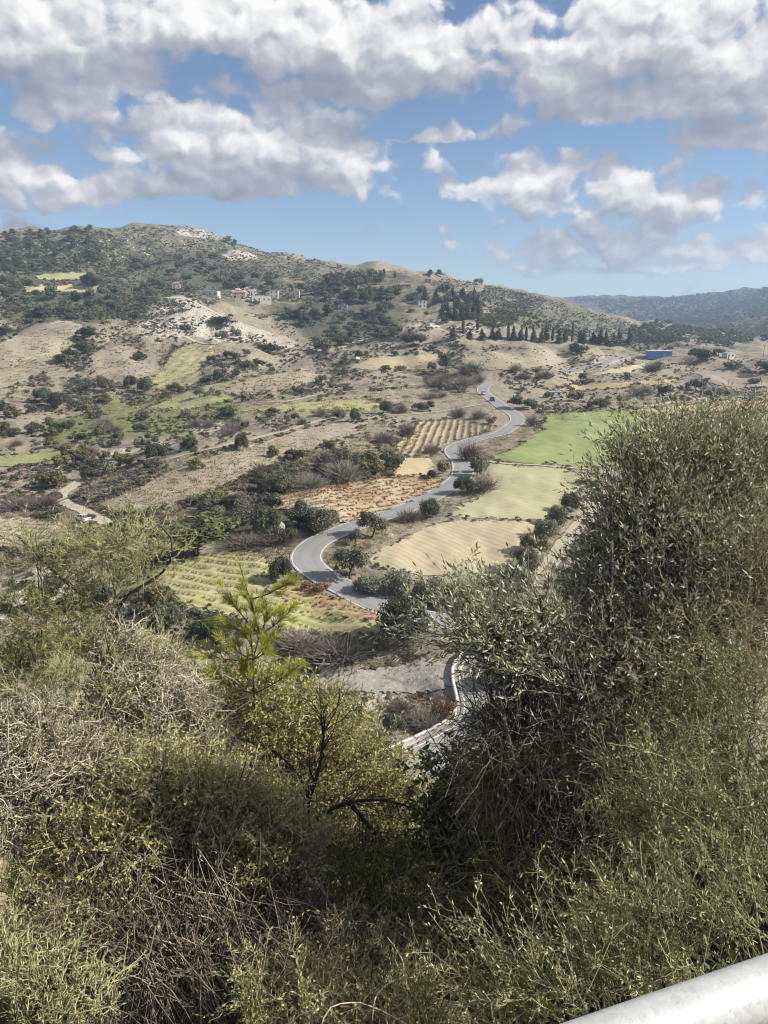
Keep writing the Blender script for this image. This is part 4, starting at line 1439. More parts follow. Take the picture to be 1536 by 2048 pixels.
for k in range(13):
    plant('pine', 650 + k * 9 + rng.normal() * 3, 578 - k * 1.2 + rng.normal() * 6, rng.uniform(17, 25), rng.uniform(22, 32), 'green pine in the grove on the skyline above the village', 'tree', 'pine grove above the village')
for k in range(14):
    plant('pine', 705 + k * 6.5, 598 + rng.normal() * 7, rng.uniform(17, 26), rng.uniform(18, 28), 'green pine between the village lanes', 'tree', 'pines between the lanes')
for k in range(34):
    plant('pine', rng.uniform(0, 210), rng.uniform(478, 548), rng.uniform(14, 24), rng.uniform(16, 26), 'green pine on the wooded left shoulder of the hill', 'tree', 'pines on the left hill', trunk=False)
for px, py in [(152, 464), (60, 470), (25, 470), (10, 475), (95, 468), (180, 462), (470, 492), (455, 485), (878, 552), (860, 552)]:
    plant('pine', px, py, 14, 13, 'small tree standing on the skyline of the hill', 'tree', 'skyline trees', trunk=False)

ZONES = [
    ([(0, 565), (330, 585), (300, 640), (150, 650), (0, 655)], 44, (16, 34), 'dark evergreen bush on the terraced slope below the wooded hill', 'terrace bushes', ('shrub', 'shrub', 'grey')),
    ([(260, 520), (470, 512), (560, 560), (440, 590), (330, 585), (260, 548)], 40, (14, 26), 'dark bush in the scrub band above the village end', 'scrub band bushes', ('shrub', 'shrub', 'grey')),
    ([(480, 575), (960, 565), (970, 650), (600, 640), (470, 605)], 46, (13, 26), 'garden tree among the village houses', 'village garden trees', ('shrub', 'grey', 'shrub', 'yellow')),
    ([(520, 628), (800, 622), (790, 680), (640, 690), (600, 665)], 34, (18, 34), 'dark bush on the shaded ravine side below the village', 'ravine bushes', ('shrub', 'shrub', 'grey')),
    ([(180, 825), (480, 815), (500, 870), (330, 890), (150, 880)], 30, (16, 32), 'grey olive bush in the terraces of the valley', 'valley terrace bushes', ('grey', 'bare', 'yellow', 'shrub')),
    ([(0, 830), (180, 850), (300, 900), (200, 960), (0, 900)], 26, (18, 36), 'bush in the olive groves at the left of the valley', 'left valley bushes', ('grey', 'shrub', 'bare', 'yellow')),
    ([(400, 1000), (520, 1010), (690, 1030), (640, 1085), (480, 1090), (420, 1050)], 22, (30, 54), 'bush in the dark thicket left of the road', 'thicket bushes', ('shrub', 'grey', 'bare', 'finegrey')),
    ([(440, 935), (560, 915), (700, 915), (790, 930), (700, 965), (540, 990)], 22, (24, 44), 'bush in the thicket below the brown shoulder', 'shoulder thicket bushes', ('bare', 'grey', 'bare', 'yellow', 'shrub')),
    ([(480, 830), (700, 826), (690, 845), (500, 880), (440, 885)], 18, (16, 34), 'scrubby bush between the green strip and the farm track', 'track side bushes', ('bare', 'grey', 'shrub')),
    ([(840, 745), (960, 735), (960, 790), (840, 800)], 12, (18, 34), 'bare bush left of the far road bend', 'far bend bushes', ('bare', 'bare', 'grey')),
    ([(200, 700), (560, 690), (560, 745), (430, 770), (210, 770)], 34, (12, 26), 'small bush on the slopes beside the striped field', 'slope bushes', ('shrub', 'grey')),
    ([(960, 705), (1250, 715), (1480, 745), (1480, 800), (1080, 805)], 24, (10, 24), 'small bush scattered on the right slope', 'right slope bushes', ('bare', 'grey', 'shrub')),
]
for poly, n, (a, b), lab, grp, kinds in ZONES:
    for q in fill(poly, n, .35, len(lab)):
        px, py = project(q[0], q[1], q[2])
        w = rng.uniform(a, b)
        plant(kinds[rng.integers(len(kinds))], float(px), float(py), w, w * rng.uniform(.6, .85), lab, 'bush', grp)

# ------------------------------------------------------------------ scrub, woods, dry grass: uncounted growth
SC = [crown_mesh('low_scrub', M_SHRUB, lobes_of(2, 1.3, .05, 5), 160, .17, 1) for _ in range(3)]
SG = [crown_mesh('low_grey_scrub', M_OLIVEG, lobes_of(2, 1.2, .05, 5), 160, .16, 1) for _ in range(2)]
SB = [crown_mesh('low_brown_scrub', M_BARE, lobes_of(2, 1.1, .05, 5), 150, .15, 1) for _ in range(2)]
SP = [crown_mesh('wood_crown', M_PINE, lobes_of(4.2, 4.6, .8, 6), 300, .34, 6) for _ in range(4)]


def sc_of(n, lo, hi):
    s = rng.uniform(lo, hi, n)
    return np.column_stack([s, s * rng.uniform(.8, 1.2, n), s * rng.uniform(.65, 1.05, n)])


def strew(name, poly, n, lo, hi, meshes, label, clump=.4, seed=0, keep=.8, offf=True, sink=.1, lab_far=0):
    offf = offf and name != 'dry_grass'
    q = fill(poly, n, clump, seed, keep, offf)
    if lab_far and len(q):
        q = q[q[:, 1] > lab_far]
    q[:, 2] -= sink
    return scatter(name, q, sc_of(len(q), lo, hi), rng.random(len(q)) * 6.283, meshes, label)


strew('scrub', [(0, 465), (370, 452), (700, 536), (760, 545), (760, 610), (470, 600), (300, 640), (0, 640)], 8000, .5, 2.0, SC + SG + SG, 'dark scrub covering the big hill on the left', .3, 1)
strew('scrub', [(850, 548), (1000, 575), (1100, 600), (1000, 660), (940, 640)], 2400, .6, 1.8, SC + SG + SG, 'scrub on the hill behind the village', .28, 2)
strew('scrub', [(0, 640), (300, 640), (640, 620), (960, 650), (960, 760), (600, 800), (0, 830)], 4600, .45, 1.8, SC + SC + SG + SG + SB, 'low scrub dotted over the slopes in the middle distance', .48, 3)
strew('scrub', [(0, 830), (760, 800), (900, 830), (780, 960), (520, 1010), (480, 1080), (0, 1130)], 3800, .35, 1.25, SG + SB + SC, 'low brown and grey scrub on the valley terraces', .5, 4)
strew('scrub', [(960, 690), (1290, 715), (1536, 720), (1536, 830), (1080, 830), (1000, 760)], 2200, .35, 1.3, SB + SG + SC, 'low scrub on the right slope', .5, 5)
strew('scrub', [(540, 1262), (770, 1278), (880, 1310), (900, 1470), (680, 1480), (560, 1400)], 500, .25, .6, SB + SG, 'brown scrub on the shaded bank and in the gully', .45, 6, .4)
strew('scrub', [(0, 1120), (330, 1120), (360, 1210), (560, 1262), (560, 1400), (0, 1400)], 700, .4, 1.3, SC + SG, 'dark scrub at the left foot of the slope', .5, 7)
strew('scrub', [(1090, 960), (1536, 900), (1536, 1250), (1100, 1250)], 600, .5, 1.4, SG + SB + SC, 'scrub beyond the dirt track on the right', .45, 8)
strew('wood', [(930, 585), (1000, 578), (1100, 600), (1260, 645), (1420, 692), (1300, 705), (1100, 665), (980, 645)], 3800, .4, .95, SP[:2] + SG + SG + SC[:1], 'green wood on the spur behind the conifer row', .12, 9, sink=.4)
strew('wood', [(1260, 660), (1536, 590), (1600, 700), (1300, 700)], 2200, 1.2, 2.5, SP + SC, 'distant wood on the right hillside', .25, 10, sink=.4, lab_far=900)
strew('wood', [(1120, 596), (1300, 600), (1536, 578), (1600, 640), (1300, 650)], 2600, 1.6, 3.4, SP + SC, 'far wood under the skyline on the right', .2, 11, sink=.4, lab_far=1800)
strew('wood', [(0, 470), (210, 462), (290, 525), (240, 556), (0, 548)], 500, .5, 1.0, SP, 'pine wood on the left shoulder of the hill', .3, 12)


SLOPES = [[(190, 1012), (340, 945), (500, 892), (735, 845), (640, 895), (480, 955), (250, 1030)], [(-20, 700), (130, 640), (165, 650), (120, 715), (20, 775)], [(180, 735), (230, 690), (320, 715), (290, 755)], [(420, 785), (590, 744), (672, 760), (480, 792)], [(930, 712), (1090, 700), (1150, 712), (980, 742)]]
for k_, (pl_, n_) in enumerate(zip(SLOPES, (900, 300, 160, 200, 160))):
    strew('low_scrub', pl_, n_, .12 + .1 * (k_ > 0), .45 + .35 * (k_ > 0), SB + SG[:1], 'small dry scrub dotted over the ' + ('brown shoulder', 'left grass hill', 'slope beside the gully', 'tan hillock', 'slope above the far road')[k_], .3, 40 + k_, .4, False, .03)


def tuft_mesh(name, mat, n, w, h, bw):
    st = np.column_stack([rng.normal(size=(n, 2)) * w * .3, np.zeros(n)])
    d = unit(np.column_stack([st[:, :2] / w * 1.6 + rng.normal(size=(n, 2)) * .25, np.ones(n)]))
    L = h * rng.uniform(.5, 1.1, n)
    sd = unit(np.cross(d, rand_dirs(n))) * bw
    V = np.stack([st - sd, st + sd, st + d * L[:, None] * .6 + sd * .7 + rng.normal(size=(n, 3)) * .02, st + d * L[:, None] + rng.normal(size=(n, 3)) * .06], 1)
    return MB().add(V.reshape(-1, 3), np.arange(4 * n).reshape(n, 4), np.repeat(np.clip(.5 + .25 * rng.normal(size=n), 0, 1), 4)).mesh(name, mat)


TUFT = [tuft_mesh('dry_tuft', M_DRY, 26, 1.3, .55, .05) for _ in range(3)]
TUFTG = [tuft_mesh('green_tuft', M_YELLOWG, 26, 1.3, .45, .05) for _ in range(2)]
strew('dry_grass', [(150, 960), (480, 885), (760, 835), (830, 870), (790, 950), (560, 1010), (350, 1060), (180, 1030)], 3000, .7, 1.5, TUFT, 'tall dry grass on the brown shoulder', .3, 20, .5, sink=.03)
strew('dry_grass', [(600, 1085), (760, 1030), (930, 960), (1000, 940), (930, 1010), (730, 1100), (690, 1180), (590, 1170), (500, 1095)], 1400, .4, .9, TUFT + TUFTG, 'dry grass on the road verges', .3, 21, .3, sink=.03)
strew('dry_grass', [(950, 900), (1050, 830), (1100, 800), (1300, 800), (1090, 860), (1000, 925)], 700, .5, 1.1, TUFT, 'dry grass bank between road and green field', .3, 22, .4, sink=.03)
strew('dry_grass', [(0, 620), (330, 660), (560, 740), (960, 720), (960, 800), (500, 830), (0, 830)], 2600, 1.0, 2.4, TUFT, 'dry grass on the middle slopes', .35, 23, .5, sink=.03)
strew('dry_grass', [(560, 1250), (780, 1270), (900, 1330), (900, 1440), (650, 1440), (560, 1330)], 900, .4, .9, TUFT, 'dry grass on the bank round the gravel', .35, 24, .4, sink=.03)
strew('dry_grass', [(0, 940), (160, 960), (220, 1050), (100, 1130), (0, 1130)], 700, .5, 1.2, TUFT, 'dry grass round the left vineyard', .35, 25, .4, sink=.03)

# ------------------------------------------------------------------ vine rows
VINE = [bare_mesh('vine', M_VINE, 1.0, 1.0, 22, .04) for _ in range(3)]
VINER = [crown_mesh('vine_leafy', M_RUST, lobes_of(1.1, .95, .25, 3), 60, .10, 1) for _ in range(2)]


def rows(fi, a, b, gap, step, jitter=.12):
    poly = FPOLY[fi]
    pa, pb = spot(*a, 75), spot(*b, 75)
    u_ = (pb - pa)[:2]
    u_ = u_ / np.linalg.norm(u_)
    v_ = np.array([-u_[1], u_[0]])
    w = np.array(poly)
    cu, cv = w @ u_, w @ v_
    U, Vv = np.meshgrid(np.arange(cu.min(), cu.max(), step), np.arange(cv.min(), cv.max(), gap))
    U, Vv = U.ravel() + rng.normal(size=U.size) * step * jitter, Vv.ravel() + rng.normal(size=U.size) * .05
    X, Y = U * u_[0] + Vv * v_[0], U * u_[1] + Vv * v_[1]
    ok = in_poly(X, Y, poly) & (rng.random(X.size) > .07)
    X, Y = X[ok], Y[ok]
    return np.column_stack([X, Y, hz(X, Y) + .03])


near_v = rows(6, (400, 1190), (640, 1258), 2.6, .95, .08)
order = np.argsort(near_v[:, 1])
for q in near_v[order[:250]]:
    vx, vy = project(q[0], q[1], q[2])
    o = obj('vine', (VINER if vx > 560 and vy < 1243 + (vx - 700) * .12 else VINE)[rng.integers(2)], None, None, q, rng.random() * 6.28)
    s = rng.uniform(.6, .85)
    o.scale = (s, s, s * rng.uniform(1.1, 1.6))
    tag(o, 'leafless vine in the front rows of the near vineyard', 'vine', 'vines in the near vineyard')


def vines(name, q, meshes, lo, hi, lab):
    scatter(name, q, sc_of(len(q), lo, hi), rng.random(len(q)) * 6.283, meshes, lab)


rest = near_v[order[250:]]
px_, py_ = project(rest[:, 0], rest[:, 1], rest[:, 2])
red = (px_ > 530) & (py_ < 1235 + (px_ - 650) * .1) & (rng.random(len(px_)) < .75)
vines('vine_rows', rest[~red], VINE, .65, 1.0, 'leafless vine rows further back in the near vineyard')
vines('vine_rows', rest[red], VINER + VINE, 1.0, 1.4, 'rust coloured vine rows along the near road bend')
vines('vine_rows', rows(3, (868, 842), (835, 912), 2.3, 1.0), VINE, .8, 1.2, 'vine rows of the upper vineyard inside the road bend')
r5 = rows(5, (560, 1012), (860, 962), 2.6, 1.1)
px_, py_ = project(r5[:, 0], r5[:, 1], r5[:, 2])
red = (px_ > 640) & (rng.random(len(px_)) < .6)
vines('vine_rows', r5[~red], VINE, .8, 1.2, 'leafless vine rows left of the road')
vines('vine_rows', r5[red], VINER, .9, 1.4, 'rust leaved vine rows left of the road')
vines('vine_rows', rows(8, (0, 1060), (120, 1066), 2.4, 1.6), VINE, .8, 1.2, 'low vines in the pale plot at the left edge')


# ------------------------------------------------------------------ rocks on the chalk cliff and the hilltop
def m_rock(t, b):
    p = wpos(t)
    n = t.noise(p, .9, 5, .65)
    t.put(b.inputs['Base Color'], t.mix(t.mr(n, .35, .65), (.33, .30, .25), (.58, .54, .46)))
    bump(t, b, n, .6, .3)


M_ROCK = material('chalk_rock', m_rock)


def rock_mesh(name):
    import bmesh
    bm = bmesh.new()
    bmesh.ops.create_icosphere(bm, subdivisions=2, radius=1)
    for v in bm.verts:
        q = v.co.normalized()
        v.co = q * (1 + .35 * math.sin(q.x * 3 + random.random() * .8) * math.cos(q.y * 4) + random.uniform(-.16, .16))
        v.co.z *= .75
    me = bpy.data.meshes.new(name)
    bm.to_mesh(me)
    bm.free()
    me.materials.append(M_ROCK)
    return me


ROCKS = [rock_mesh('stone') for _ in range(5)]
strew('rocks', [(335, 594), (372, 590), (430, 630), (500, 655), (560, 690), (430, 684), (300, 672)], 260, .5, 1.7, ROCKS, 'broken white rock on the chalk cliff', .4, 30, sink=.5)
strew('rocks', [(290, 470), (380, 455), (440, 475), (430, 500), (330, 495)], 70, .6, 1.6, ROCKS, 'pale rocks on the hilltop', .3, 31, sink=.5)
strew('rocks', [(120, 480), (260, 480), (330, 510), (180, 530)], 60, .8, 2.0, ROCKS, 'pale ledges on the left hill', .4, 32, sink=.5)
strew('rocks', [(650, 1385), (870, 1392), (850, 1430), (700, 1440)], 70, .12, .4, ROCKS, 'pale stones on the edge of the gravel', .3, 33, sink=.1)
for px, py, w, h, lab in ((556, 1062, 34, 30, 'grey rock outcrop between the dark evergreens left of the road'), (862, 655, 40, 8, 'pale rock ledge at the top of the spur'), (480, 592, 24, 20, 'beige rock face beside the village')):
    q = spot(px, py)
    s = mpp(py, q[1])
    o = obj('rock_outcrop', ROCKS[rng.integers(5)], None, None, (q[0], q[1], q[2] + h * s * .2), rng.random() * 6)
    o.scale = (w * s * .5, w * s * .4, h * s * .62)
    tag(o, lab, 'rock')

mp = []
for k, w in enumerate(fields_w):
    if w[:, 1].mean() < 420 and 'gravel' not in FIELDS[k][0]:
        L_ = np.vstack([w, w[:1]])
        seg_ = np.linalg.norm(np.diff(L_[:, :2], axis=0), axis=1)
        m_ = int(seg_.sum() / (w[:, 1].mean() * .006))
        i_ = rng.choice(len(seg_), m_, p=seg_ / seg_.sum())
        q_ = L_[i_] + (L_[i_ + 1] - L_[i_]) * rng.random((m_, 1))
        q_[:, :2] += rng.normal(size=(m_, 2)) * w[:, 1].mean() * .0035
        mp.append(q_)
mp = np.vstack(mp)
mp = mp[road_clear(mp[:, 0], mp[:, 1], .2)]
mp[:, 2] = hz(mp[:, 0], mp[:, 1])
scatter('margin_weeds', mp, sc_of(len(mp), .5, 1.0) * np.clip(mp[:, 1:2] / 190, .7, 2), rng.random(len(mp)) * 6.28, TUFT + TUFTG + SB[:1] + SG[:1], 'weeds and dry grass along the field margins')

# ------------------------------------------------------------------ the thicket on the slope below the railing
CUP = np.array([0, math.sin(PITCH), math.cos(PITCH)])
CFW = np.array([0, math.cos(PITCH), -math.sin(PITCH)])
M_OLF = leaf_mat('leaf_olive', (.10, .115, .06), (.20, .215, .11), (.36, .36, .21), .22, (.42, .43, .33), .42, .1)
M_BROOM = leaf_mat('broom_green', (.07, .082, .03), (.175, .19, .075), (.45, .44, .21), .12, None, .55, .05)
M_SPINY = leaf_mat('spiny_stem_green', (.11, .12, .045), (.27, .28, .105), (.54, .52, .24), .15, None, .55, .05)
M_DEAD = leaf_mat('dead_twig', (.20, .165, .12), (.38, .32, .245), (.60, .52, .41), .0, None, .7, .05)
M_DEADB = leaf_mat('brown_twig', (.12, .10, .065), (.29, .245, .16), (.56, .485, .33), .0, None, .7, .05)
M_ALM = leaf_mat('leaf_pale_yellow_green', (.15, .15, .05), (.31, .305, .105), (.54, .50, .20), .3, None, .5, .05)
M_IVY = leaf_mat('leaf_bramble', (.04, .062, .018), (.085, .12, .032), (.17, .20, .06), .25, None, .4, .05)
M_PINEY = leaf_mat('needles_young_pine', (.22, .26, .045), (.42, .45, .085), (.62, .62, .18), .4, None, .5, .05)
M_LIMB = leaf_mat('limb_bark', (.035, .028, .024), (.085, .07, .06), (.19, .165, .145), .0, None, .8, .05)


def ell(px, py, rx, ry, D, dep=None):
    s = mpp(py, D)
    c = P(px, py, D)
    rx, ry = rx * s, ry * s
    return c, np.array([np.array([1, 0, 0]) * rx, CUP * ry, CFW * (dep or (rx + ry) / 2)])


def in_ells(E, n, skin=.35):
    vol = np.array([np.prod(np.linalg.norm(a, axis=1)) for _, a in E]) ** .8
    k = rng.choice(len(E), n, p=vol / vol.sum())
    d = rand_dirs(n)
    r = (skin + (1 - skin) * rng.random(n)) ** .7
    C = np.array([c for c, _ in E])[k]
    A = np.array([a for _, a in E])[k]
    off = np.einsum('ni,nij->nj', d * r[:, None], A)
    return C + off, unit(off)


def grow(st, d, L, K=4, curl=.25, droop=0.0):
    n = len(st)
    L = np.broadcast_to(L, (n,))
    pts = np.zeros((n, K, 3))
    pts[:, 0] = st
    for k in range(1, K):
        pts[:, k] = pts[:, k - 1] + d * (L / (K - 1))[:, None]
        d = unit(d + rng.normal(size=(n, 3)) * curl + np.array([0, 0, -droop]))
    return pts


def along(pts, t):
    """position and heading at t (0..1) on each polyline"""
    N, K, _ = pts.shape
    f = np.clip(t, 0, .999) * (K - 1)
    i = f.astype(int)
    w = (f - i)[:, None]
    n = np.arange(N)
    return pts[n, i] * (1 - w) + pts[n, i + 1] * w, unit(pts[n, i + 1] - pts[n, i])


def side(pts, per, L, ang=.9, t0=.15, K=3, curl=.2, droop=0, up=.15):
    p = np.repeat(pts, per, 0)
    n = len(p)
    s, d = along(p, t0 + (1 - t0) * rng.random(n))
    dd = unit(d * math.cos(ang) + unit(np.cross(d, rand_dirs(n))) * math.sin(ang) * rng.uniform(.6, 1.3, (n, 1)) + np.array([0, 0, up]))
    return grow(s, dd, L * rng.uniform(.5, 1.3, n), K, curl, droop)


def wood(mb, pts, r0, r1=.35, tone=.5, tv=.18, sides=3):
    N, K, _ = pts.shape
    r0 = np.broadcast_to(r0, (N,))
    rad = r0[:, None] * np.linspace(1, r1, K)[None]
    V, Fq = tubes(pts, rad, sides)
    mb.add(V, Fq, np.repeat(np.clip(tone + tv * rng.normal(size=N), 0, 1), K * sides))


def leaves(mb, pts, per, ln, wd, ang=.7, tone=.5, tv=.2, t0=.1, t1=1.0):
    p = np.repeat(pts, per, 0)
    n = len(p)
    s, d = along(p, t0 + (t1 - t0) * rng.random(n))
    sd = unit(np.cross(d, rand_dirs(n)))
    ld = unit(d * math.cos(ang) + sd * math.sin(ang) * rng.uniform(.5, 1.4, (n, 1)))
    wv = unit(np.cross(ld, rand_dirs(n)))
    l_ = (ln * rng.uniform(.6, 1.25, n))[:, None]
    w_ = (wd * rng.uniform(.7, 1.25, n))[:, None]
    fold = np.cross(ld, wv) * w_ * .35
    V = np.stack([s, s + ld * l_ * .45 - wv * w_ + fold, s + ld * l_ + fold * rng.normal(size=(n, 1)), s + ld * l_ * .5 + wv * w_ + fold], 1)
    mb.add(V.reshape(-1, 3), np.arange(4 * n).reshape(n, 4), np.repeat(np.clip(tone + tv * rng.normal(size=n), 0, 1), 4))


def limb_px(pts, K=7):
    """a limb through photo spots (px,py,D)"""
    return spline(np.array([P(*q) for q in pts]), 10)[None] if len(pts) < 3 else resample(spline(np.array([P(*q) for q in pts]), .05), K)[None]


def resample(c, K):
    s = np.concatenate([[0], np.cumsum(np.linalg.norm(np.diff(c, axis=0), axis=1))])
    t = np.linspace(0, s[-1], K)
    return np.stack([np.interp(t, s, c[:, k]) for k in range(3)], 1)


def limbs_to(base, E, per, K=7, sag=.1):
    """limbs from the foot to spots in the crown"""
    out = []
    for c, a in E:
        for _ in range(per):
            e = c + (rng.normal(size=3) * .35) @ a
            m = (base + e) / 2 + rng.normal(size=3) * np.linalg.norm(e - base) * .13 + np.array([0, 0, np.linalg.norm(e - base) * sag])
            t = np.linspace(0, 1, K)[:, None]
            q = (1 - t) ** 2 * base + 2 * t * (1 - t) * m + t ** 2 * e
            q[1:-1] += rng.normal(size=(K - 2, 3)) * np.linalg.norm(e - base) * .018
            out.append(q)
    return np.array(out)


def foot(px, py, D):
    q = P(px, py, D)
    return np.array([q[0], q[1], float(hz(q[0], q[1])) - .05])


def thicket(name, base, label, cat, parts):
    e = empty(name, base)
    for nm, mb, mat in parts:
        for k in range(len(mb.V)):
            mb.V[k] = mb.V[k] - base
        o = obj(nm, mb.mesh(nm, mat), parent=e)
        o['kind'] = 'stuff'
    return tag(e, label, cat)


# --- big olive on the right
def olive(base, E, label, n, leafper=9, dirv=(0, 0, .5), out=.7, L=.34, dead=0, tone=.5, ln=.052, extra=None, name='olive_tree'):
    wd_, lf = MB(), MB()
    LB = limbs_to(base, E, 5)
    if extra is not None:
        LB = np.concatenate([LB, extra])
    wood(wd_, LB, .022 + .012 * rng.random(len(LB)), .25, .45, sides=5)
    br = side(LB, 14, .45, .7, .35, 4)
    wood(wd_, br, .006, .4, .5)
    st, o = in_ells(E, n)
    d = unit(o * out + rand_dirs(n) * .55 + np.array(dirv))
    tw = grow(st, d, L * rng.uniform(.6, 1.3, n), 4, .16)
    wood(wd_, tw, .0032, .4, .6)
    leaves(lf, tw, leafper, ln, ln * .12, .6, tone, .22)
    leaves(lf, side(tw, 2, L * .45, .7, .2), max(3, leafper // 2), ln, ln * .12, .6, tone, .22)
    leaves(lf, br, 5, ln, ln * .12, .7, tone - .15, .2, .4)
    parts = [('branches', wd_, M_LIMB), ('foliage', lf, M_OLF)]
    if dead:
        dm = MB()
        s2, o2 = in_ells(E[-2:], dead)
        t2 = grow(s2, unit(rand_dirs(dead) + o2 * .3), .45 * rng.uniform(.5, 1.3, dead), 4, .3, .12)
        wood(dm, t2, .0035, .4, .45, .2)
        wood(dm, side(t2, 3, .16, .9), .0018, .5, .5, .2)
        parts.append(('dead_twigs', dm, M_DEADB))
    return thicket(name, base, label, cat='tree', parts=parts)


olive(foot(1420, 1500, 5.4), [ell(1380, 985, 110, 90, 5.6), ell(1450, 930, 95, 55, 5.9), ell(1310, 955, 55, 60, 5.5), ell(1285, 1040, 60, 60, 5.3), ell(1510, 1000, 80, 110, 5.8), ell(1225, 1000, 26, 34, 5.3), ell(1245, 1150, 55, 55, 5.1), ell(1340, 1110, 100, 75, 5.1), ell(1300, 1250, 130, 90, 5.0), ell(1440, 1180, 120, 140, 5.2)],
      'big grey green olive filling the upper right side of the foreground', 2100, 10, (-.12, 0, .85), .45, .42, dead=2600, tone=.6)
olive(foot(1190, 1440, 4.4), [ell(985, 1290, 50, 26, 4.2, .15), ell(1040, 1320, 70, 34, 4.25, .2), ell(1110, 1350, 60, 40, 4.3, .25), ell(1130, 1270, 30, 40, 4.35, .15), ell(1060, 1270, 40, 22, 4.3, .12), ell(1060, 1390, 50, 22, 4.3, .15)],
      'bright leaning olive branch reaching left over the lower road', 230, 15, (-.85, 0, .7), .0, .5, tone=.78,
      extra=np.concatenate([limb_px([(1190, 1440, 4.4), (1130, 1370, 4.35), (1040, 1300, 4.3), (940, 1250, 4.2)]), limb_px([(1190, 1440, 4.4), (1120, 1340, 4.35), (1085, 1240, 4.35), (1080, 1190, 4.35)])]), name='olive_branch')
olive(foot(1090, 1300, 8), [ell(1215, 1160, 40, 40, 5.6), ell(1175, 1180, 26, 26, 5.6), ell(1235, 1250, 50, 55, 5.4), ell(1250, 1100, 40, 50, 5.4)],
      'darker olive boughs below the big olive beside the hedge', 420, 9, (-.45, 0, .4), tone=.4)


# --- twiggy tangles
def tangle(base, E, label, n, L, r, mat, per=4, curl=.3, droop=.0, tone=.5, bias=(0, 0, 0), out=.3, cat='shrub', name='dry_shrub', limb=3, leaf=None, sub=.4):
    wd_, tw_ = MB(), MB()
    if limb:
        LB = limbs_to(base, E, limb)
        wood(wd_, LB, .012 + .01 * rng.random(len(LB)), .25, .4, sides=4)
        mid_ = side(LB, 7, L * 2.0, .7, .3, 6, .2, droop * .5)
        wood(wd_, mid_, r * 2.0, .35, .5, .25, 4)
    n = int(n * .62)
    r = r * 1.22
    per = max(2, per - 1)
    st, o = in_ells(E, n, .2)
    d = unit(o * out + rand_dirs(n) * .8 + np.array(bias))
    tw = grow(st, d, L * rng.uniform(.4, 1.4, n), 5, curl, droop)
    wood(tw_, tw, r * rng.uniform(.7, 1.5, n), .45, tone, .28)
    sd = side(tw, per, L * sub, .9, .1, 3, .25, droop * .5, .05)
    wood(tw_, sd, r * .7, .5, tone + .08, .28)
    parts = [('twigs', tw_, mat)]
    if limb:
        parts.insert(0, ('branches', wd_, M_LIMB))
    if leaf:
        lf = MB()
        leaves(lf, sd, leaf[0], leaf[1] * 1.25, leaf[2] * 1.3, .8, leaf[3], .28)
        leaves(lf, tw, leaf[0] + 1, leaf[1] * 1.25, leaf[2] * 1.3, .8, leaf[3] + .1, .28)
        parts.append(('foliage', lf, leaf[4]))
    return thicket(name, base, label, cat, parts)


tangle(foot(260, 1420, 5.6), [ell(250, 1300, 70, 50, 5.7), ell(300, 1380, 110, 80, 5.5), ell(360, 1450, 100, 80, 5.4), ell(240, 1430, 110, 60, 5.4)],
       'pale grey mound of dead twigs under the spiny tree', 2900, .24, .0042, M_DEAD, 3, .4, .04, .55, (.1, 0, .15), .1, leaf=(1, .02, .004, .5, M_SPINY))
tangle(foot(80, 1560, 4.8), [ell(70, 1450, 110, 50, 4.9), ell(60, 1530, 130, 70, 4.7), ell(180, 1540, 110, 60, 4.7), ell(20, 1620, 70, 90, 4.4)],
       'pinkish grey dead twig tangle at the left edge', 2400, .24, .004, M_DEAD, 3, .4, .04, .5, leaf=(1, .02, .004, .5, M_SPINY))
tangle(foot(330, 1640, 4.6), [ell(300, 1560, 160, 70, 4.7), ell(430, 1600, 150, 80, 4.7), ell(230, 1680, 140, 80, 4.3), ell(520, 1680, 130, 90, 4.5)],
       'brown twig thicket in the middle of the left foreground', 3600, .24, .003, M_DEADB, 4, .36, .03, .55, (0, 0, .2), .1, leaf=(5, .024, .005, .72, M_ALM))
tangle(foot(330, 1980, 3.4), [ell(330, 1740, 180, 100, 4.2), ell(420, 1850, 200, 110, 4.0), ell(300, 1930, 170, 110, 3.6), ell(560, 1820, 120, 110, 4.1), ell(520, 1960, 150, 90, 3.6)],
       'hanging dry stems toned dark for shade low in the left foreground', 3000, .5, .003, M_DEADB, 3, .16, .14, .14, (.25, 0, -.95), .0, leaf=(1, .02, .004, .3, M_ALM))  # shade is painted in through the low twig and leaf tone
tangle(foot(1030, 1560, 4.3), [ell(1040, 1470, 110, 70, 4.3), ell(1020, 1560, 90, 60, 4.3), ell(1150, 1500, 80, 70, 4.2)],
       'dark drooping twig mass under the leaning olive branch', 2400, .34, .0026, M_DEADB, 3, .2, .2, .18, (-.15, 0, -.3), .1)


tangle(foot(1290, 1560, 4.6), [ell(1220, 1330, 90, 80, 4.6), ell(1340, 1340, 110, 80, 4.6), ell(1440, 1300, 90, 80, 4.7), ell(1180, 1430, 80, 70, 4.4), ell(1300, 1440, 110, 70, 4.4)],
       'tangled twigs and grey leaves filling the space below the big olive', 2200, .36, .0026, M_DEADB, 4, .28, .02, .45, (-.1, 0, .2), .1, leaf=(3, .034, .005, .5, M_OLF))


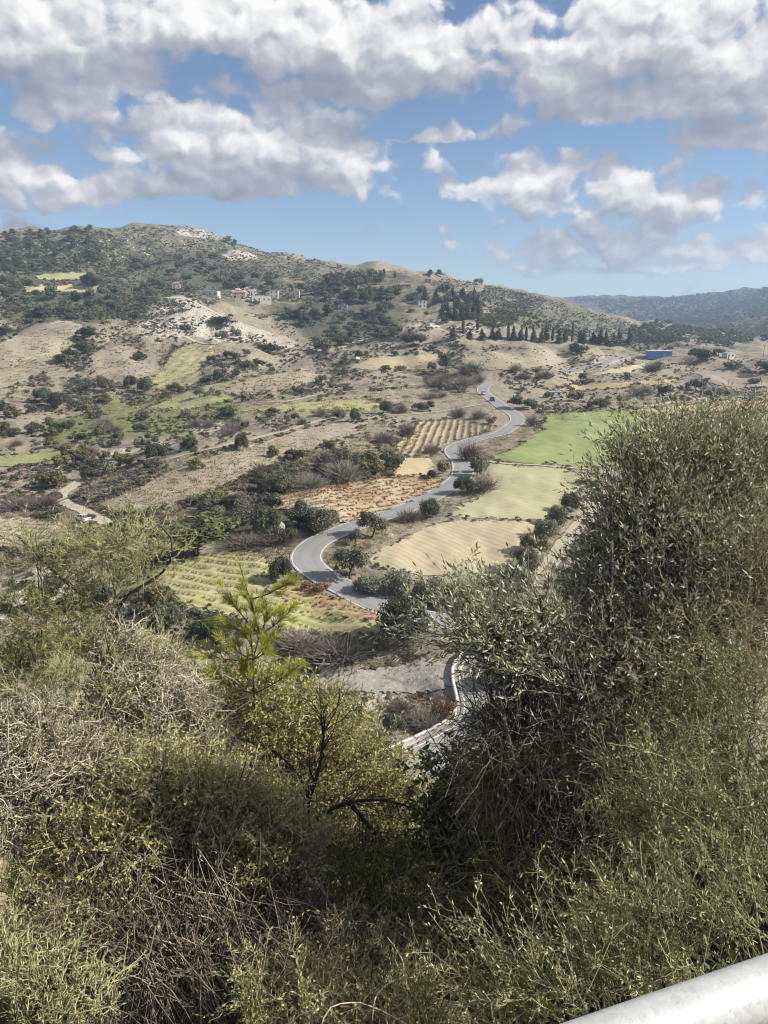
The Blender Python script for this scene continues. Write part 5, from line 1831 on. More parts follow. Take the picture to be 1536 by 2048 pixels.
# --- spiny green tree at the left, with its two crooked limbs
def spiny(base, E, L_extra, label, n, tone=.5, mat=M_SPINY, L=.22, r=.0026, per=6, up=.4, name='spiny_shrub', out=.6, cat='shrub', spl=.035):
    wd_, tw_ = MB(), MB()
    LB = limbs_to(base, E, 2)
    wood(wd_, LB, .012, .25, .4, sides=5)
    for q in L_extra:
        wood(wd_, limb_px(q, 12), .02, .35, .35, .05, 6)
    n, r, per = int(n * .55), r * 1.3, max(4, per - 1)
    st, o = in_ells(E, n, .15)
    d = unit(o * out + rand_dirs(n) * .6 + np.array([0, 0, up]))
    tw = grow(st, d, L * rng.uniform(.5, 1.5, n), 5, .2)
    wood(tw_, tw, r, .45, tone, .2)
    s1 = side(tw, per, L * .32, .85, .05, 3, .15)
    wood(tw_, s1, r * .75, .45, tone + .12, .28)
    s2 = side(s1, 3, spl * 1.15, .8, .1, 2, .1)
    wood(tw_, s2, r * .72, .4, tone + .2, .28)
    return thicket(name, base, label, cat, [('branches', wd_, M_LIMB), ('spiny_twigs', tw_, mat)])


spiny(foot(245, 1330, 5.9), [ell(280, 1075, 70, 34, 5.9), ell(200, 1100, 80, 40, 5.9), ell(100, 1120, 60, 40, 5.9), ell(300, 1120, 50, 44, 5.9), ell(210, 1150, 60, 40, 5.9), ell(60, 1080, 36, 24, 5.9), ell(150, 1170, 60, 30, 5.9)],
      [[(235, 1290, 5.9), (232, 1240, 5.9), (245, 1200, 5.9), (285, 1172, 5.9), (325, 1145, 5.9), (345, 1110, 5.85), (342, 1075, 5.8), (322, 1052, 5.8)],
       [(230, 1270, 5.9), (215, 1225, 5.9), (175, 1195, 5.9), (130, 1162, 5.9), (95, 1130, 5.95), (60, 1095, 6.0), (35, 1072, 6.0)]],
      'spiny green tree with two crooked limbs rising at the left', 560, .55, L=.26, name='spiny_tree', cat='tree')
spiny(foot(110, 1380, 5.7), [ell(110, 1250, 100, 46, 5.6), ell(60, 1320, 90, 44, 5.5), ell(170, 1310, 80, 44, 5.5), ell(40, 1220, 50, 36, 5.7)], [], 'dark green spiny shoots left of the dead twig mound', 520, .32, L=.26)
spiny(foot(190, 1480, 5.2), [ell(180, 1390, 110, 50, 5.2), ell(60, 1400, 70, 40, 5.1), ell(330, 1330, 40, 60, 5.6)], [], 'yellow green spiny shoots in front of the dead twig mound', 260, .6, L=.3, per=5)
spiny(foot(70, 2040, 2.5), [ell(80, 1985, 110, 56, 2.5), ell(170, 2010, 70, 46, 2.5), ell(20, 1930, 50, 60, 2.5), ell(60, 2060, 140, 50, 2.3)], [], 'bright green broom sprays in the bottom left corner', 300, .66, M_BROOM, .16, .0026, 6, .5, 'broom_bush', spl=.02)
spiny(foot(40, 1800, 4.4), [ell(40, 1680, 50, 60, 4.3), ell(150, 1720, 80, 50, 4.2), ell(60, 1790, 70, 60, 4.0)], [], 'thin spiny branches against the sunlit grass at the lower left', 160, .4, L=.26, per=4)


# --- yellow green leafy bush in the middle, dark crooked limbs
tangle(foot(560, 1760, 7.0), [ell(470, 1400, 90, 66, 7.2), ell(560, 1440, 110, 80, 7.3), ell(640, 1500, 120, 90, 7.2), ell(740, 1560, 80, 66, 7.2), ell(520, 1530, 110, 80, 7.0), ell(610, 1620, 130, 80, 6.8), ell(420, 1480, 80, 70, 7.0), ell(790, 1620, 60, 70, 7), ell(400, 1560, 90, 60, 6.6), ell(480, 1640, 110, 70, 6.4), ell(700, 1680, 110, 70, 6.5)],
       'pale yellow green leafy bush in the centre of the foreground', 3400, .34, .0032, M_DEADB, 5, .2, 0, .4, (0, 0, .5), .45, name='leafy_bush', leaf=(5, .036, .008, .68, M_ALM))
wl = MB()
b0_ = foot(480, 1790, 5.2)
for q in ([(470, 1780, 5.2), (540, 1705, 5.3), (610, 1655, 5.4), (618, 1600, 5.5), (590, 1540, 5.6), (545, 1500, 5.6)], [(610, 1655, 5.4), (680, 1610, 5.5), (760, 1600, 5.5), (840, 1620, 5.6)], [(618, 1600, 5.5), (640, 1530, 5.6), (650, 1440, 5.7)],
          [(480, 1790, 5.2), (600, 1840, 5.1), (690, 1860, 5.0), (705, 1950, 4.8)], [(545, 1705, 5.3), (480, 1660, 5.4), (400, 1640, 5.4)], [(700, 1606, 5.5), (760, 1680, 5.4), (800, 1740, 5.3)]):
    l_ = limb_px(q, 12)
    wood(wl, l_, .021, .3, .12, .03, 6)
    s_ = side(l_, 26, .4, .8, .15, 5, .2, .03)
    wood(wl, s_, .005, .35, .15, .1, 4)
    wood(wl, side(s_, 4, .16, .8, .15, 3), .0024, .4, .2, .12)
b0_ = foot(440, 1830, 5.2)
wood(wl, spline(np.array([b0_, (b0_ + P(470, 1780, 5.2)) / 2 + np.array([.05, 0, 0]), P(470, 1780, 5.2)]), .3)[None], .026, .85, .12, .03, 6)
thicket('bare_tree', b0_, 'dark crooked bare limbs in front of the yellow green bush', 'tree', [('branches', wl, M_LIMB)])

# --- brambles and dark leafy shrubs deeper in
tangle(foot(960, 1760, 5.6), [ell(930, 1600, 80, 80, 5.6), ell(980, 1700, 100, 80, 5.4), ell(900, 1720, 70, 70, 5.6), ell(1080, 1640, 90, 70, 5.2)],
       'bramble with broad yellow green leaves below the lower road', 900, .34, .003, M_DEADB, 4, .2, .04, .3, (0, 0, .3), .4, name='bramble', leaf=(4, .05, .014, .45, M_IVY))
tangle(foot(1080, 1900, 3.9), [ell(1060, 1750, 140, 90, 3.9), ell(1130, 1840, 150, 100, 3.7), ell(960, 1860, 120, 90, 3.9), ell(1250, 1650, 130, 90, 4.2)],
       'dark shaded shrub in the hollow of the right foreground', 1900, .34, .003, M_DEADB, 4, .2, .02, .15, (0, 0, .2), .3, leaf=(2, .03, .006, .2, M_IVY))  # dim tones put the hollow's shade into the twig and leaf colour
tangle(foot(760, 1900, 4.9), [ell(720, 1740, 110, 70, 5.2), ell(800, 1790, 110, 70, 5.0), ell(700, 1860, 120, 80, 4.7), ell(840, 1900, 110, 80, 4.5)],
       'low green scrub between the dry stems and the hollow', 1700, .28, .0028, M_SPINY, 4, .22, .0, .4, (0, 0, .4), .3, leaf=(3, .028, .005, .4, M_ALM))


# --- broom with thin green stems and small narrow leaves, right foreground
def broom(base, E, label, n, L=.5, dirv=(-.35, 0, .55), tone=.5, lw=(.024, .0032), r=.0028, per=5, name='broom_bush', mat=M_BROOM, lp=7):
    st_, lf = MB(), MB()
    n, per, r = int(n * .72), max(3, per - 1), r * 1.15
    s, o = in_ells(E, n, .1)
    d = unit(o * .3 + rand_dirs(n) * .5 + np.array(dirv))
    tw = grow(s - d * L * .4, d, L * rng.uniform(.5, 1.3, n), 6, .12)
    wood(st_, tw, r, .45, tone, .18)
    sd = side(tw, per, L * .22, .7, .2, 3, .18)
    wood(st_, sd, r * .6, .45, tone + .05, .18)
    leaves(lf, tw, lp + 5, lw[0] * 1.1, lw[1] * 1.15, .8, tone + .05, .28)
    leaves(lf, sd, lp - 2, lw[0], lw[1] * 1.15, .8, tone + .12, .28)
    LB = limbs_to(base, E, 2)
    wd_ = MB()
    wood(wd_, LB, .008, .3, .4, sides=4)
    return thicket(name, base, label, 'shrub', [('branches', wd_, M_LIMB), ('stems', st_, mat), ('foliage', lf, mat)])


broom(foot(1500, 1560, 3.8), [ell(1470, 1380, 90, 90, 3.9), ell(1420, 1480, 110, 90, 3.7), ell(1500, 1560, 80, 110, 3.5), ell(1330, 1420, 70, 60, 3.9)], 'green broom bush under the big olive at the right edge', 270, .5, tone=.42)
broom(foot(1330, 1720, 3.1), [ell(1330, 1560, 110, 80, 3.3), ell(1430, 1660, 120, 90, 3.0), ell(1280, 1640, 80, 70, 3.2), ell(1500, 1740, 70, 110, 2.9)], 'arching green broom sprays in the middle of the right foreground', 210, .55, tone=.5)
broom(foot(1330, 1900, 2.4), [ell(1290, 1840, 110, 70, 2.5), ell(1400, 1830, 100, 70, 2.5), ell(1180, 1900, 90, 60, 2.4), ell(1480, 1850, 70, 60, 2.4), ell(1300, 1930, 130, 50, 2.25)], 'dense green broom just above the metal rail', 230, .42, tone=.56)
broom(foot(1060, 2000, 2.4), [ell(1060, 1960, 90, 60, 2.4), ell(1000, 2020, 90, 40, 2.3), ell(1130, 2000, 80, 50, 2.2)], 'green broom sprigs left of the metal rail', 120, .44, (-.5, 0, .6), .68)
broom(foot(520, 2040, 2.4), [ell(505, 1985, 28, 50, 2.4), ell(490, 2040, 40, 24, 2.4)], 'small upright broom sprig at the bottom left of centre', 26, .3, (-.1, 0, .9), .66)
broom(foot(610, 2040, 2.5), [ell(610, 1990, 16, 60, 2.5), ell(620, 2045, 30, 20, 2.4)], 'slim broom sprig right of the small upright one', 12, .34, (-.1, 0, .9), .66)
broom(foot(850, 2040, 2.6), [ell(840, 1960, 40, 60, 2.6), ell(860, 2030, 60, 30, 2.5)], 'broom sprigs among the pale curved stems', 26, .34, (.1, 0, .9), .6)

tangle(foot(720, 2000, 3.6), [ell(700, 1930, 150, 70, 3.7), ell(860, 1960, 130, 70, 3.6), ell(600, 2010, 120, 60, 3.2), ell(780, 2030, 150, 50, 3.1)],
       'brown and green twig scrub along the bottom centre', 1700, .26, .0022, M_DEADB, 4, .3, .02, .4, (0, 0, .35), .1, leaf=(3, .022, .004, .6, M_ALM))
tangle(foot(130, 1900, 3.9), [ell(120, 1800, 110, 60, 4.0), ell(60, 1880, 90, 60, 3.6), ell(220, 1860, 90, 60, 3.8)],
       'thin dark twigs over the bright grass at the lower left', 900, .28, .0022, M_DEADB, 3, .3, .02, .3, (0, 0, .2), .1, leaf=(2, .022, .004, .6, M_ALM))
# pale curved dry stems at the bottom
wl = MB()
for q in ([(640, 2060, 2.3), (660, 2015, 2.35), (720, 2005, 2.4), (790, 2035, 2.4), (830, 2060, 2.4)], [(820, 2060, 2.5), (815, 1990, 2.55), (805, 1920, 2.6), (775, 1875, 2.65)], [(745, 2040, 2.4), (752, 1990, 2.5), (790, 1960, 2.6), (830, 1955, 2.6)],
          [(905, 2060, 2.4), (900, 1980, 2.5), (898, 1915, 2.55)], [(560, 2060, 2.4), (600, 2030, 2.4), (640, 2015, 2.4)]):
    wood(wl, limb_px(q, 12), .0032, .5, .75, .06, 5)
thicket('dry_weed', foot(780, 2060, 2.4), 'pale curved dry stems at the bottom edge', 'stems', [('stems', wl, M_DEAD)])

# --- young pine with yellow green needle tufts
pb = foot(510, 1400, 7.0)
wl, nl = MB(), MB()
tips = [(480, 1120, 6.9), (500, 1190, 6.9), (455, 1190, 6.9), (575, 1165, 6.9), (535, 1225, 6.9), (590, 1210, 6.9), (440, 1240, 6.9), (500, 1255, 6.8), (455, 1285, 6.8), (540, 1290, 6.8), (410, 1310, 6.8), (605, 1325, 6.8), (380, 1330, 6.8), (490, 1320, 6.8), (560, 1250, 6.9), (425, 1350, 6.8)]
trunk = np.array([pb, P(505, 1330, 6.9), P(520, 1270, 6.9), P(500, 1200, 6.9), P(478, 1125, 6.9)])
tl = resample(spline(trunk, .1), 14)
wood(wl, tl[None], .02, .2, .55, .05, 6)
LL = []
for q in tips[1:]:
    e_ = P(*q)
    zq = tl[np.argmin(np.abs(tl[:, 2] - (e_[2] - .28)))]
    m_ = (zq + e_) / 2 + np.array([0, 0, -.06])
    t = np.linspace(0, 1, 7)[:, None]
    LL.append((1 - t) ** 2 * zq + 2 * t * (1 - t) * m_ + t ** 2 * e_)
LL = np.array(LL)
wood(wl, LL, .008, .4, .5, .05, 5)
sb = side(LL, 6, .16, .7, .35, 4, .12, 0, .3)
wood(wl, sb, .004, .5, .55)
for grp, per in ((LL, 170), (sb, 64), (tl[None][:, 7:], 220)):
    leaves(nl, grp, per, .10, .0022, .6, .7, .2, .55, 1.0)
thicket('young_pine', pb, 'young pine with bright yellow green needle tufts in front of the vineyard', 'tree', [('trunk', wl, M_LIMB), ('needles', nl, M_PINEY)])

# --- shrubs further down the slope, dark fillers added so the gaps read as shade
PROTO['slope'] = [crown_mesh('slope_shrub', M_SHRUB, lobes_of(4.2, 3.4, .1, 18, .85, .75), 9000, .075, 3) for _ in range(2)]
PROTO['slopeg'] = [crown_mesh('slope_grey_shrub', M_OLIVEG, lobes_of(4.2, 3.4, .1, 18, .85, .75), 9000, .07, 3) for _ in range(2)]
NOMW['slope'] = NOMW['slopeg'] = 4.6
NOMH['slope'] = NOMH['slopeg'] = 3.5
DOWN = [
    (-2.6, 9, 3.0, 2.6, 'slope', 'dark shrub behind the left dead twig tangle'), (-.6, 10.5, 3.2, 2.9, 'slopeg', 'grey shrub behind the left dry thicket'), (1.3, 11, 3.0, 2.4, 'slope', 'dark shrub behind the dark crooked limbs'),
    (3.0, 8.5, 3.4, 3.6, 'slope', 'dark shrub behind the leaning olive branch'), (5.2, 9.5, 4.0, 4.6, 'slope', 'dark shrub behind the big olive'), (-5.0, 12, 4.0, 3.0, 'slope', 'dark shrub down the slope at the left edge'),
    (-1.9, 15, 3.6, 2.4, 'slope', 'dark shrub far down the slope left of centre'), (-5.5, 20, 5.0, 3.4, 'slope', 'broad dark shrub far down the left slope'), (2.8, 16, 4.0, 2.6, 'slopeg', 'grey shrub down the slope below the lower road'),
    (8.5, 14, 5.0, 5.0, 'slope', 'dark tree behind the right end of the big olive'), (-9.5, 26, 6.0, 4.0, 'slope', 'dark tree low on the far left slope'), (.6, 20, 4.0, 2.2, 'slope', 'low dark shrub down the slope in the centre'),
    (6.2, 22, 5.0, 3.6, 'slopeg', 'grey olive down the slope on the right'), (-3.6, 27, 5.0, 3.4, 'slope', 'dark shrub at the foot of the slope left of centre'), (-13, 36, 7.0, 4.5, 'slope', 'big dark shrub at the foot of the left slope'),
    (2.2, 6.3, 2.4, 2.0, 'slope', 'shaded shrub in the hollow behind the broom'), (.2, 7.2, 2.2, 1.6, 'slope', 'shaded shrub behind the hanging dry stems'), (-1.4, 5.6, 1.9, 1.3, 'slope', 'shaded shrub deep behind the left dry stems'),
    (3.6, 5.2, 2.4, 2.6, 'slope', 'shaded shrub behind the right broom'), (1.6, 4.2, 1.5, 1.1, 'slope', 'small dark shrub at the bottom of the hollow'), (.1, 4.3, 1.6, 1.0, 'slope', 'small dark shrub under the hanging dry stems'), (2.6, 3.6, 1.5, 1.3, 'slope', 'small dark shrub under the dense broom'),
]
for x, y, w, h, kd, lab in DOWN:
    o = obj('shrub', PROTO[kd][rng.integers(2)], None, None, (x, y, float(hz(x, y)) - .1), rng.random() * 6)
    o.scale = (w / 4.6, w / 4.6, h / 3.5)
    tag(o, lab, 'shrub')
# grass on the slope
n = 3800
r_ = np.exp(rng.uniform(math.log(7.0), math.log(60), n))
a_ = rng.uniform(-R(34), R(34), n)
gx, gy = r_ * np.sin(a_), r_ * np.cos(a_)
SL = [tuft_mesh('slope_tuft', M_YELLOWG, 40, .6, .3, .006) for _ in range(3)] + [tuft_mesh('slope_dry_tuft', M_DRY, 40, .6, .34, .006)]
scatter('grass', np.column_stack([gx, gy, hz(gx, gy) - .02]), sc_of(n, .8, 1.6) * np.clip(r_ / 9, 1, 3.5)[:, None], rng.random(n) * 6.28, SL, 'green and dry grass on the slope under the thicket')

# ------------------------------------------------------------------ haze over the valley
import bmesh


def box_bm(bm, x0, x1, y0, y1, z0, z1):
    vs = [bm.verts.new(v) for v in ((x0, y0, z0), (x1, y0, z0), (x1, y1, z0), (x0, y1, z0), (x0, y0, z1), (x1, y0, z1), (x1, y1, z1), (x0, y1, z1))]
    for f in ((0, 3, 2, 1), (4, 5, 6, 7), (0, 1, 5, 4), (1, 2, 6, 5), (2, 3, 7, 6), (3, 0, 4, 7)):
        bm.faces.new([vs[i] for i in f])


def bm_mesh(name, fn, mat=None, bevel=0):
    bm = bmesh.new()
    fn(bm)
    if bevel:
        bmesh.ops.bevel(bm, geom=bm.edges[:], offset=bevel, segments=2, affect='EDGES', profile=.7)
    me = bpy.data.meshes.new(name)
    bm.to_mesh(me)
    bm.free()
    if mat:
        me.materials.append(mat)
    return me


mh = bpy.data.materials.new('haze')
mh.use_nodes = True
t = NT(mh.node_tree)
pvn = t.n('ShaderNodeVolumePrincipled')
pvn.inputs['Color'].default_value = (.50, .68, .98, 1)
pvn.inputs['Density'].default_value = 1.8e-4
pvn.inputs['Anisotropy'].default_value = .1
t.put(t.n('ShaderNodeOutputMaterial').inputs['Volume'], pvn.outputs[0])
ztop = float(ZG.max()) + 30
haze = obj('haze', bm_mesh('haze', lambda bm: box_bm(bm, -15000, 15000, -15000, 15000, float(ZG.min()) - 1.5, ztop), mh))
tag(haze, 'thin blue haze over the valley and the far hills', None, None, 'stuff')


# ------------------------------------------------------------------ built things
def plain(c, rough=.6, metal=0, var=.12, sc=2.0):
    def fn(t, b):
        n = t.noise(t.n('ShaderNodeTexCoord').outputs['Object'], sc, 5, .6)
        t.put(b.inputs['Base Color'], t.mix(n, tuple(x * (1 - var) for x in c), tuple(min(1, x * (1 + var)) for x in c)))
        b.inputs['Roughness'].default_value = rough
        b.inputs['Metallic'].default_value = metal
    return material('paint', fn, rough)


# --- galvanised railing
def m_galv(t, b):
    p = t.n('ShaderNodeTexCoord').outputs['Object']
    v = t.n('ShaderNodeTexVoronoi', feature='F1')
    t.put(v.inputs['Vector'], p)
    v.inputs['Scale'].default_value = 90
    n = t.noise(p, 14, 6, .65)
    n2 = t.noise(p, 160, 3, .6)
    c = t.mix(t.mr(v.outputs['Color'], .2, .9), (.43, .44, .44), (.52, .525, .52))
    c = t.mix(t.mr(n, .42, .7, 0, .55), c, (.58, .58, .565))
    c = t.mix(t.mr(n2, .62, .75, 0, .6), c, (.30, .30, .29))
    t.put(b.inputs['Base Color'], c)
    b.inputs['Metallic'].default_value = .15
    t.put(b.inputs['Roughness'], t.mr(n, .3, .7, .42, .62))
    bump(t, b, t.m('ADD', n, n2), .12, .004)


M_GALV = material('galvanised_steel', m_galv, .5)


def at_depth(px, py, zc):
    u, v = (px - 768) / F, (1024 - py) / F
    return np.array([0, 0, CAMZ]) + np.array([u, 0, 0]) * zc + CUP * (v * zc) + CFW * zc


a_, b_ = at_depth(1165, 2108, .781), at_depth(1536, 1975, .86)
a_[2] = b_[2]
dr = (b_ - a_) / np.linalg.norm(b_ - a_)
ra, rb = a_ - dr * 1.6, b_ + dr * 1.9
rail_root = empty('metal_railing', (ra[0], ra[1], 0))
tube = resample(np.array([ra, rb]), 12)
V, Fq = tubes((tube - np.array([ra[0], ra[1], 0]))[None], np.full((1, 12), .031), 40)
obj('top_rail', mesh_np('top_rail', V, Fq, None, True, M_GALV), parent=rail_root)
mid = tube - np.array([ra[0], ra[1], .45])
V, Fq = tubes(mid[None], np.full((1, 12), .022), 24)
obj('lower_rail', mesh_np('lower_rail', V, Fq, None, True, M_GALV), parent=rail_root)
for f_ in (.02, .98):
    q = ra + (rb - ra) * f_ - np.array([ra[0], ra[1], 0])
    V, Fq = tubes(np.array([[[q[0], q[1], -.5], [q[0], q[1], q[2] * .5], [q[0], q[1], q[2]]]]), np.full((1, 3), .028), 24)
    obj('post', mesh_np('post', V, Fq, None, True, M_GALV), parent=rail_root)
tag(rail_root, 'galvanised round metal railing in the bottom right corner', 'railing')


# --- white parapet along the lower road
def m_wall(t, b):
    n = t.noise(wpos(t), .8, 6, .65)
    t.put(b.inputs['Base Color'], t.mix(t.mr(n, .3, .6), (.42, .41, .39), (.66, .65, .63)))


M_WALL = material('whitewashed_concrete', m_wall)


def parapet(path, off, label):
    tn = np.gradient(path[:, :2], axis=0)
    tn /= np.linalg.norm(tn, axis=1)[:, None]
    nr = np.stack([tn[:, 1], -tn[:, 0]], 1)
    c = path[:, :2] + nr * off
    n = len(c)
    w = .16
    prof = [(-w, -.6), (-w, .62), (-w - .04, .64), (-w - .04, .74), (w + .04, .74), (w + .04, .64), (w, .62), (w, -.6)]
    V = np.zeros((n, len(prof), 3))
    for j, (o_, z_) in enumerate(prof):
        V[:, j, :2] = c + nr * o_
        V[:, j, 2] = path[:, 2] + z_
    base = np.array([c[0][0], c[0][1], path[0, 2]])
    V -= base
    k = len(prof)
    idx = np.arange(n * k).reshape(n, k)
    Fq = np.stack([idx[:-1, :-1], idx[1:, :-1], idx[1:, 1:], idx[:-1, 1:]], -1).reshape(-1, 4)
    caps = np.array([[idx[0, 0], idx[0, 1], idx[0, 6], idx[0, 7]], [idx[-1, 7], idx[-1, 6], idx[-1, 1], idx[-1, 0]], [idx[0, 2], idx[0, 3], idx[0, 4], idx[0, 5]], [idx[-1, 5], idx[-1, 4], idx[-1, 3], idx[-1, 2]]])
    o = obj('parapet_wall', mesh_np('parapet_wall', V.reshape(-1, 3), np.vstack([Fq, caps]), None, False, M_WALL), loc=base)
    tag(o, label, 'wall')


PXR, PYR = project(road_low[:, 0], road_low[:, 1], road_low[:, 2])
k0 = int(np.argmin(np.hypot(PXR - 958, PYR - 1325)))
k1 = int(np.argmin(np.hypot(PXR - 968, PYR - 1420)))
k2 = int(np.argmin(np.hypot(PXR - 955, PYR - 1455)))
k3 = int(np.argmin(np.hypot(PXR - 740, PYR - 1565)))
tn = road_low[k0 + 3] - road_low[k0]
sgn = 1 if tn[1] * -1 + 0 * tn[0] > 0 else -1      # the side away to the left of the picture
mid_n = np.array([tn[1], -tn[0]])
sgn = 1 if mid_n[0] < 0 else -1
parapet(road_low[max(0, k0 - 4):k1], sgn * 3.45, 'white concrete parapet along the road bend beside the gravel')
parapet(road_low[k2 - 2:k3], sgn * 3.45, 'white concrete parapet at the lowest visible stretch of road')

# --- post and rail barrier at the near bend
M_POST = plain((.22, .20, .17), .8)
PXM, PYM = project(road_main[:, 0], road_main[:, 1], road_main[:, 2])
i0 = int(np.argmin(np.hypot(PXM - 668, PYM - 1168)))
i1 = int(np.argmin(np.hypot(PXM - 775, PYM - 1212)))
i0, i1 = min(i0, i1), max(i0, i1)
seg = road_main[i0:i1]
tn = np.gradient(seg[:, :2], axis=0)
tn /= np.linalg.norm(tn, axis=1)[:, None]
nr = np.stack([tn[:, 1], -tn[:, 0]], 1)
side_ = 1 if nr[len(nr) // 2][1] < 0 else -1
pth = np.column_stack([seg[:, :2] + nr * side_ * 3.7, seg[:, 2]])
fr = empty('roadside_barrier', pth[0])
for q in pth[::3]:
    V, Fq = tubes(np.array([[[*(q[:2]), q[2] - .3], [*(q[:2]), q[2] + .45], [*(q[:2]), q[2] + .95]]]) - pth[0], np.full((1, 3), .06), 8)
    obj('post', mesh_np('post', V, Fq, None, False, M_POST), parent=fr)
for h_ in (.45, .85):
    V, Fq = tubes((pth + np.array([0, 0, h_]) - pth[0])[None], np.full((1, len(pth)), .028), 6)
    obj('rail', mesh_np('rail', V, Fq, None, True, M_POST), parent=fr)
tag(fr, 'dark post and rail barrier on the near road bend', 'barrier')


# --- signs
def post(parent, h, r=.03, mat=None):
    V, Fq = tubes(np.array([[[0, 0, -.3], [0, 0, h / 2], [0, 0, h]]]), np.full((1, 3), r), 8)
    return obj('post', mesh_np('post', V, Fq, None, True, mat or M_GALV), parent=parent)


q = spot(673, 1158)
sg = empty('warning_sign', q)
post(sg, 2.6, .04)


def tri(s, y0, y1):
    def fn(bm):
        pts = [(-s, 0), (s, 0), (0, s * 1.73)]
        a = [bm.verts.new((x, y0, z + 1.7)) for x, z in pts]
        b = [bm.verts.new((x, y1, z + 1.7)) for x, z in pts]
        bm.faces.new(a)
        bm.faces.new(b[::-1])
        for i in range(3):
            bm.faces.new((a[i], b[i], b[(i + 1) % 3], a[(i + 1) % 3]))
    return fn


obj('sign_board', bm_mesh('sign_board', tri(.62, -.06, -.045), plain((.09, .085, .08), .6)), parent=sg)
tag(sg, 'dark triangular warning sign seen from behind inside the near bend', 'road sign')
q = spot(716, 724)
sg = empty('notice_board', q, .3)
post(sg, 2.0, .06)
obj('board', bm_mesh('board', lambda bm: box_bm(bm, -1.1, 1.1, -.05, .05, 1.6, 2.9), plain((.8, .8, .78), .6)), parent=sg)
tag(sg, 'small white notice board on the hillock', 'sign')

# --- utility poles
M_WOOD = plain((.14, .11, .085), .9)
for px, py, h, lab in ((1278, 708, 30, 'left wooden utility pole beside the blue tank'), (1294, 709, 34, 'right wooden utility pole beside the blue tank'), (1462, 790, 26, 'thin wooden pole on the right slope'), (1526, 716, 26, 'wooden pole at the right edge of the plateau')):
    q = spot(px, py)
    H = h * mpp(py, q[1])
    e = empty('utility_pole', q)
    V, Fq = tubes(np.array([[[0, 0, -.5], [0, 0, H / 2], [0, 0, H]]]), np.array([[.16, .14, .11]]), 8)
    obj('pole', mesh_np('pole', V, Fq, None, True, M_WOOD), parent=e)
    obj('cross_arm', bm_mesh('cross_arm', lambda bm: box_bm(bm, -.9, .9, -.06, .06, H - .8, H - .65), M_WOOD), parent=e)
    tag(e, lab, 'pole')

# --- cars
M_TYRE, M_GLASS = plain((.02, .02, .02), .8), plain((.03, .035, .04), .12)
M_LAMP = plain((.8, .78, .7), .3)
M_TAIL = plain((.35, .02, .02), .35)
M_CHROME = plain((.5, .5, .5), .3, .8)


def car(loc, yaw, colour, label, suv=False):
    e = empty('car', loc, yaw)
    paint = plain(colour, .3, .25, .05)
    h = .18 if suv else 0
    prof = [(-2.1, .38), (-2.15, .75 + h), (-1.95, .98 + h), (-1.0, 1.0 + h), (1.0, .98 + h), (1.75, .9 + h), (2.12, .72 + h), (2.15, .38)]

    def hull(profile, w0, w1, zmid):
        def fn(bm):
            rows_ = []
            for s_, wf in ((-1, 1), (-.5, 1), (.5, 1), (1, 1)):
                rows_.append([bm.verts.new((x * (1 if abs(s_) < 1 else .985), s_ * (w0 if z < zmid else w1), z)) for x, z in profile])
            m = len(profile)
            for a, b in zip(rows_[:-1], rows_[1:]):
                for i in range(m):
                    bm.faces.new((a[i], a[(i + 1) % m], b[(i + 1) % m], b[i]))
            bm.faces.new(rows_[0][::-1])
            bm.faces.new(rows_[-1])
        return fn
    obj('body', bm_mesh('body', hull(prof, .88, .84, .95 + h), paint, .05), parent=e)
    cab = [(-1.95 if suv else -1.7, .97 + h), (-1.55 if suv else -1.15, 1.46 + h), (.35, 1.48 + h), (1.1, .97 + h)]
    obj('windows', bm_mesh('windows', hull(cab, .79, .66, 1.2 + h), M_GLASS, .04), parent=e)
    obj('roof', bm_mesh('roof', lambda bm: box_bm(bm, -1.5 if suv else -1.1, .35, -.64, .64, 1.455 + h, 1.51 + h), paint, .02), parent=e)
    for x in (-1.32, 1.36):
        for y in (-.8, .8):
            w = empty_part = obj('wheel', None, parent=e, loc=(x, y, .33))
            V, Fq = tubes(np.array([[[0, -.1, 0], [0, -.11, 0], [0, .11, 0], [0, .1, 0]]], float), np.array([[.2, .33, .33, .2]]), 18)
            obj('tyre', mesh_np('tyre', V, Fq, None, True, M_TYRE), parent=w)
            V, Fq = tubes(np.array([[[0, -.105, 0], [0, 0, 0], [0, .105, 0]]], float), np.array([[.2, .2, .2]]), 14)
            obj('rim', bm_mesh('rim', lambda bm: bmesh.ops.create_circle(bm, cap_ends=True, radius=.2, segments=14), M_CHROME), parent=w).rotation_euler = (R(90), 0, 0)
            for ch in w.children:
                if ch.name.startswith('rim'):
                    ch.location = (0, .112 * (1 if y > 0 else -1), 0)
    for y in (-.6, .6):
        obj('headlight', bm_mesh('headlight', lambda bm: box_bm(bm, 2.08, 2.17, y - .2, y + .2, .68 + h, .82 + h), M_LAMP, .02), parent=e)
        obj('tail_light', bm_mesh('tail_light', lambda bm: box_bm(bm, -2.17, -2.1, y - .2, y + .2, .74 + h, .9 + h), M_TAIL, .02), parent=e)
    return tag(e, label, 'car')


def car_on(path, px, py, off, colour, label, flip=False, suv=False):
    a, b = project(path[:, 0], path[:, 1], path[:, 2])
    i = int(np.argmin(np.hypot(a - px, b - py)))
    i = min(max(i, 2), len(path) - 3)
    t_ = path[i + 2] - path[i - 2]
    yaw = math.atan2(t_[1], t_[0]) + (math.pi if flip else 0)
    n_ = np.array([t_[1], -t_[0]]) / np.hypot(t_[0], t_[1])
    p_ = path[i].copy()
    p_[:2] += n_ * off
    p_[2] += .02
    return car(p_, yaw, colour, label, suv)


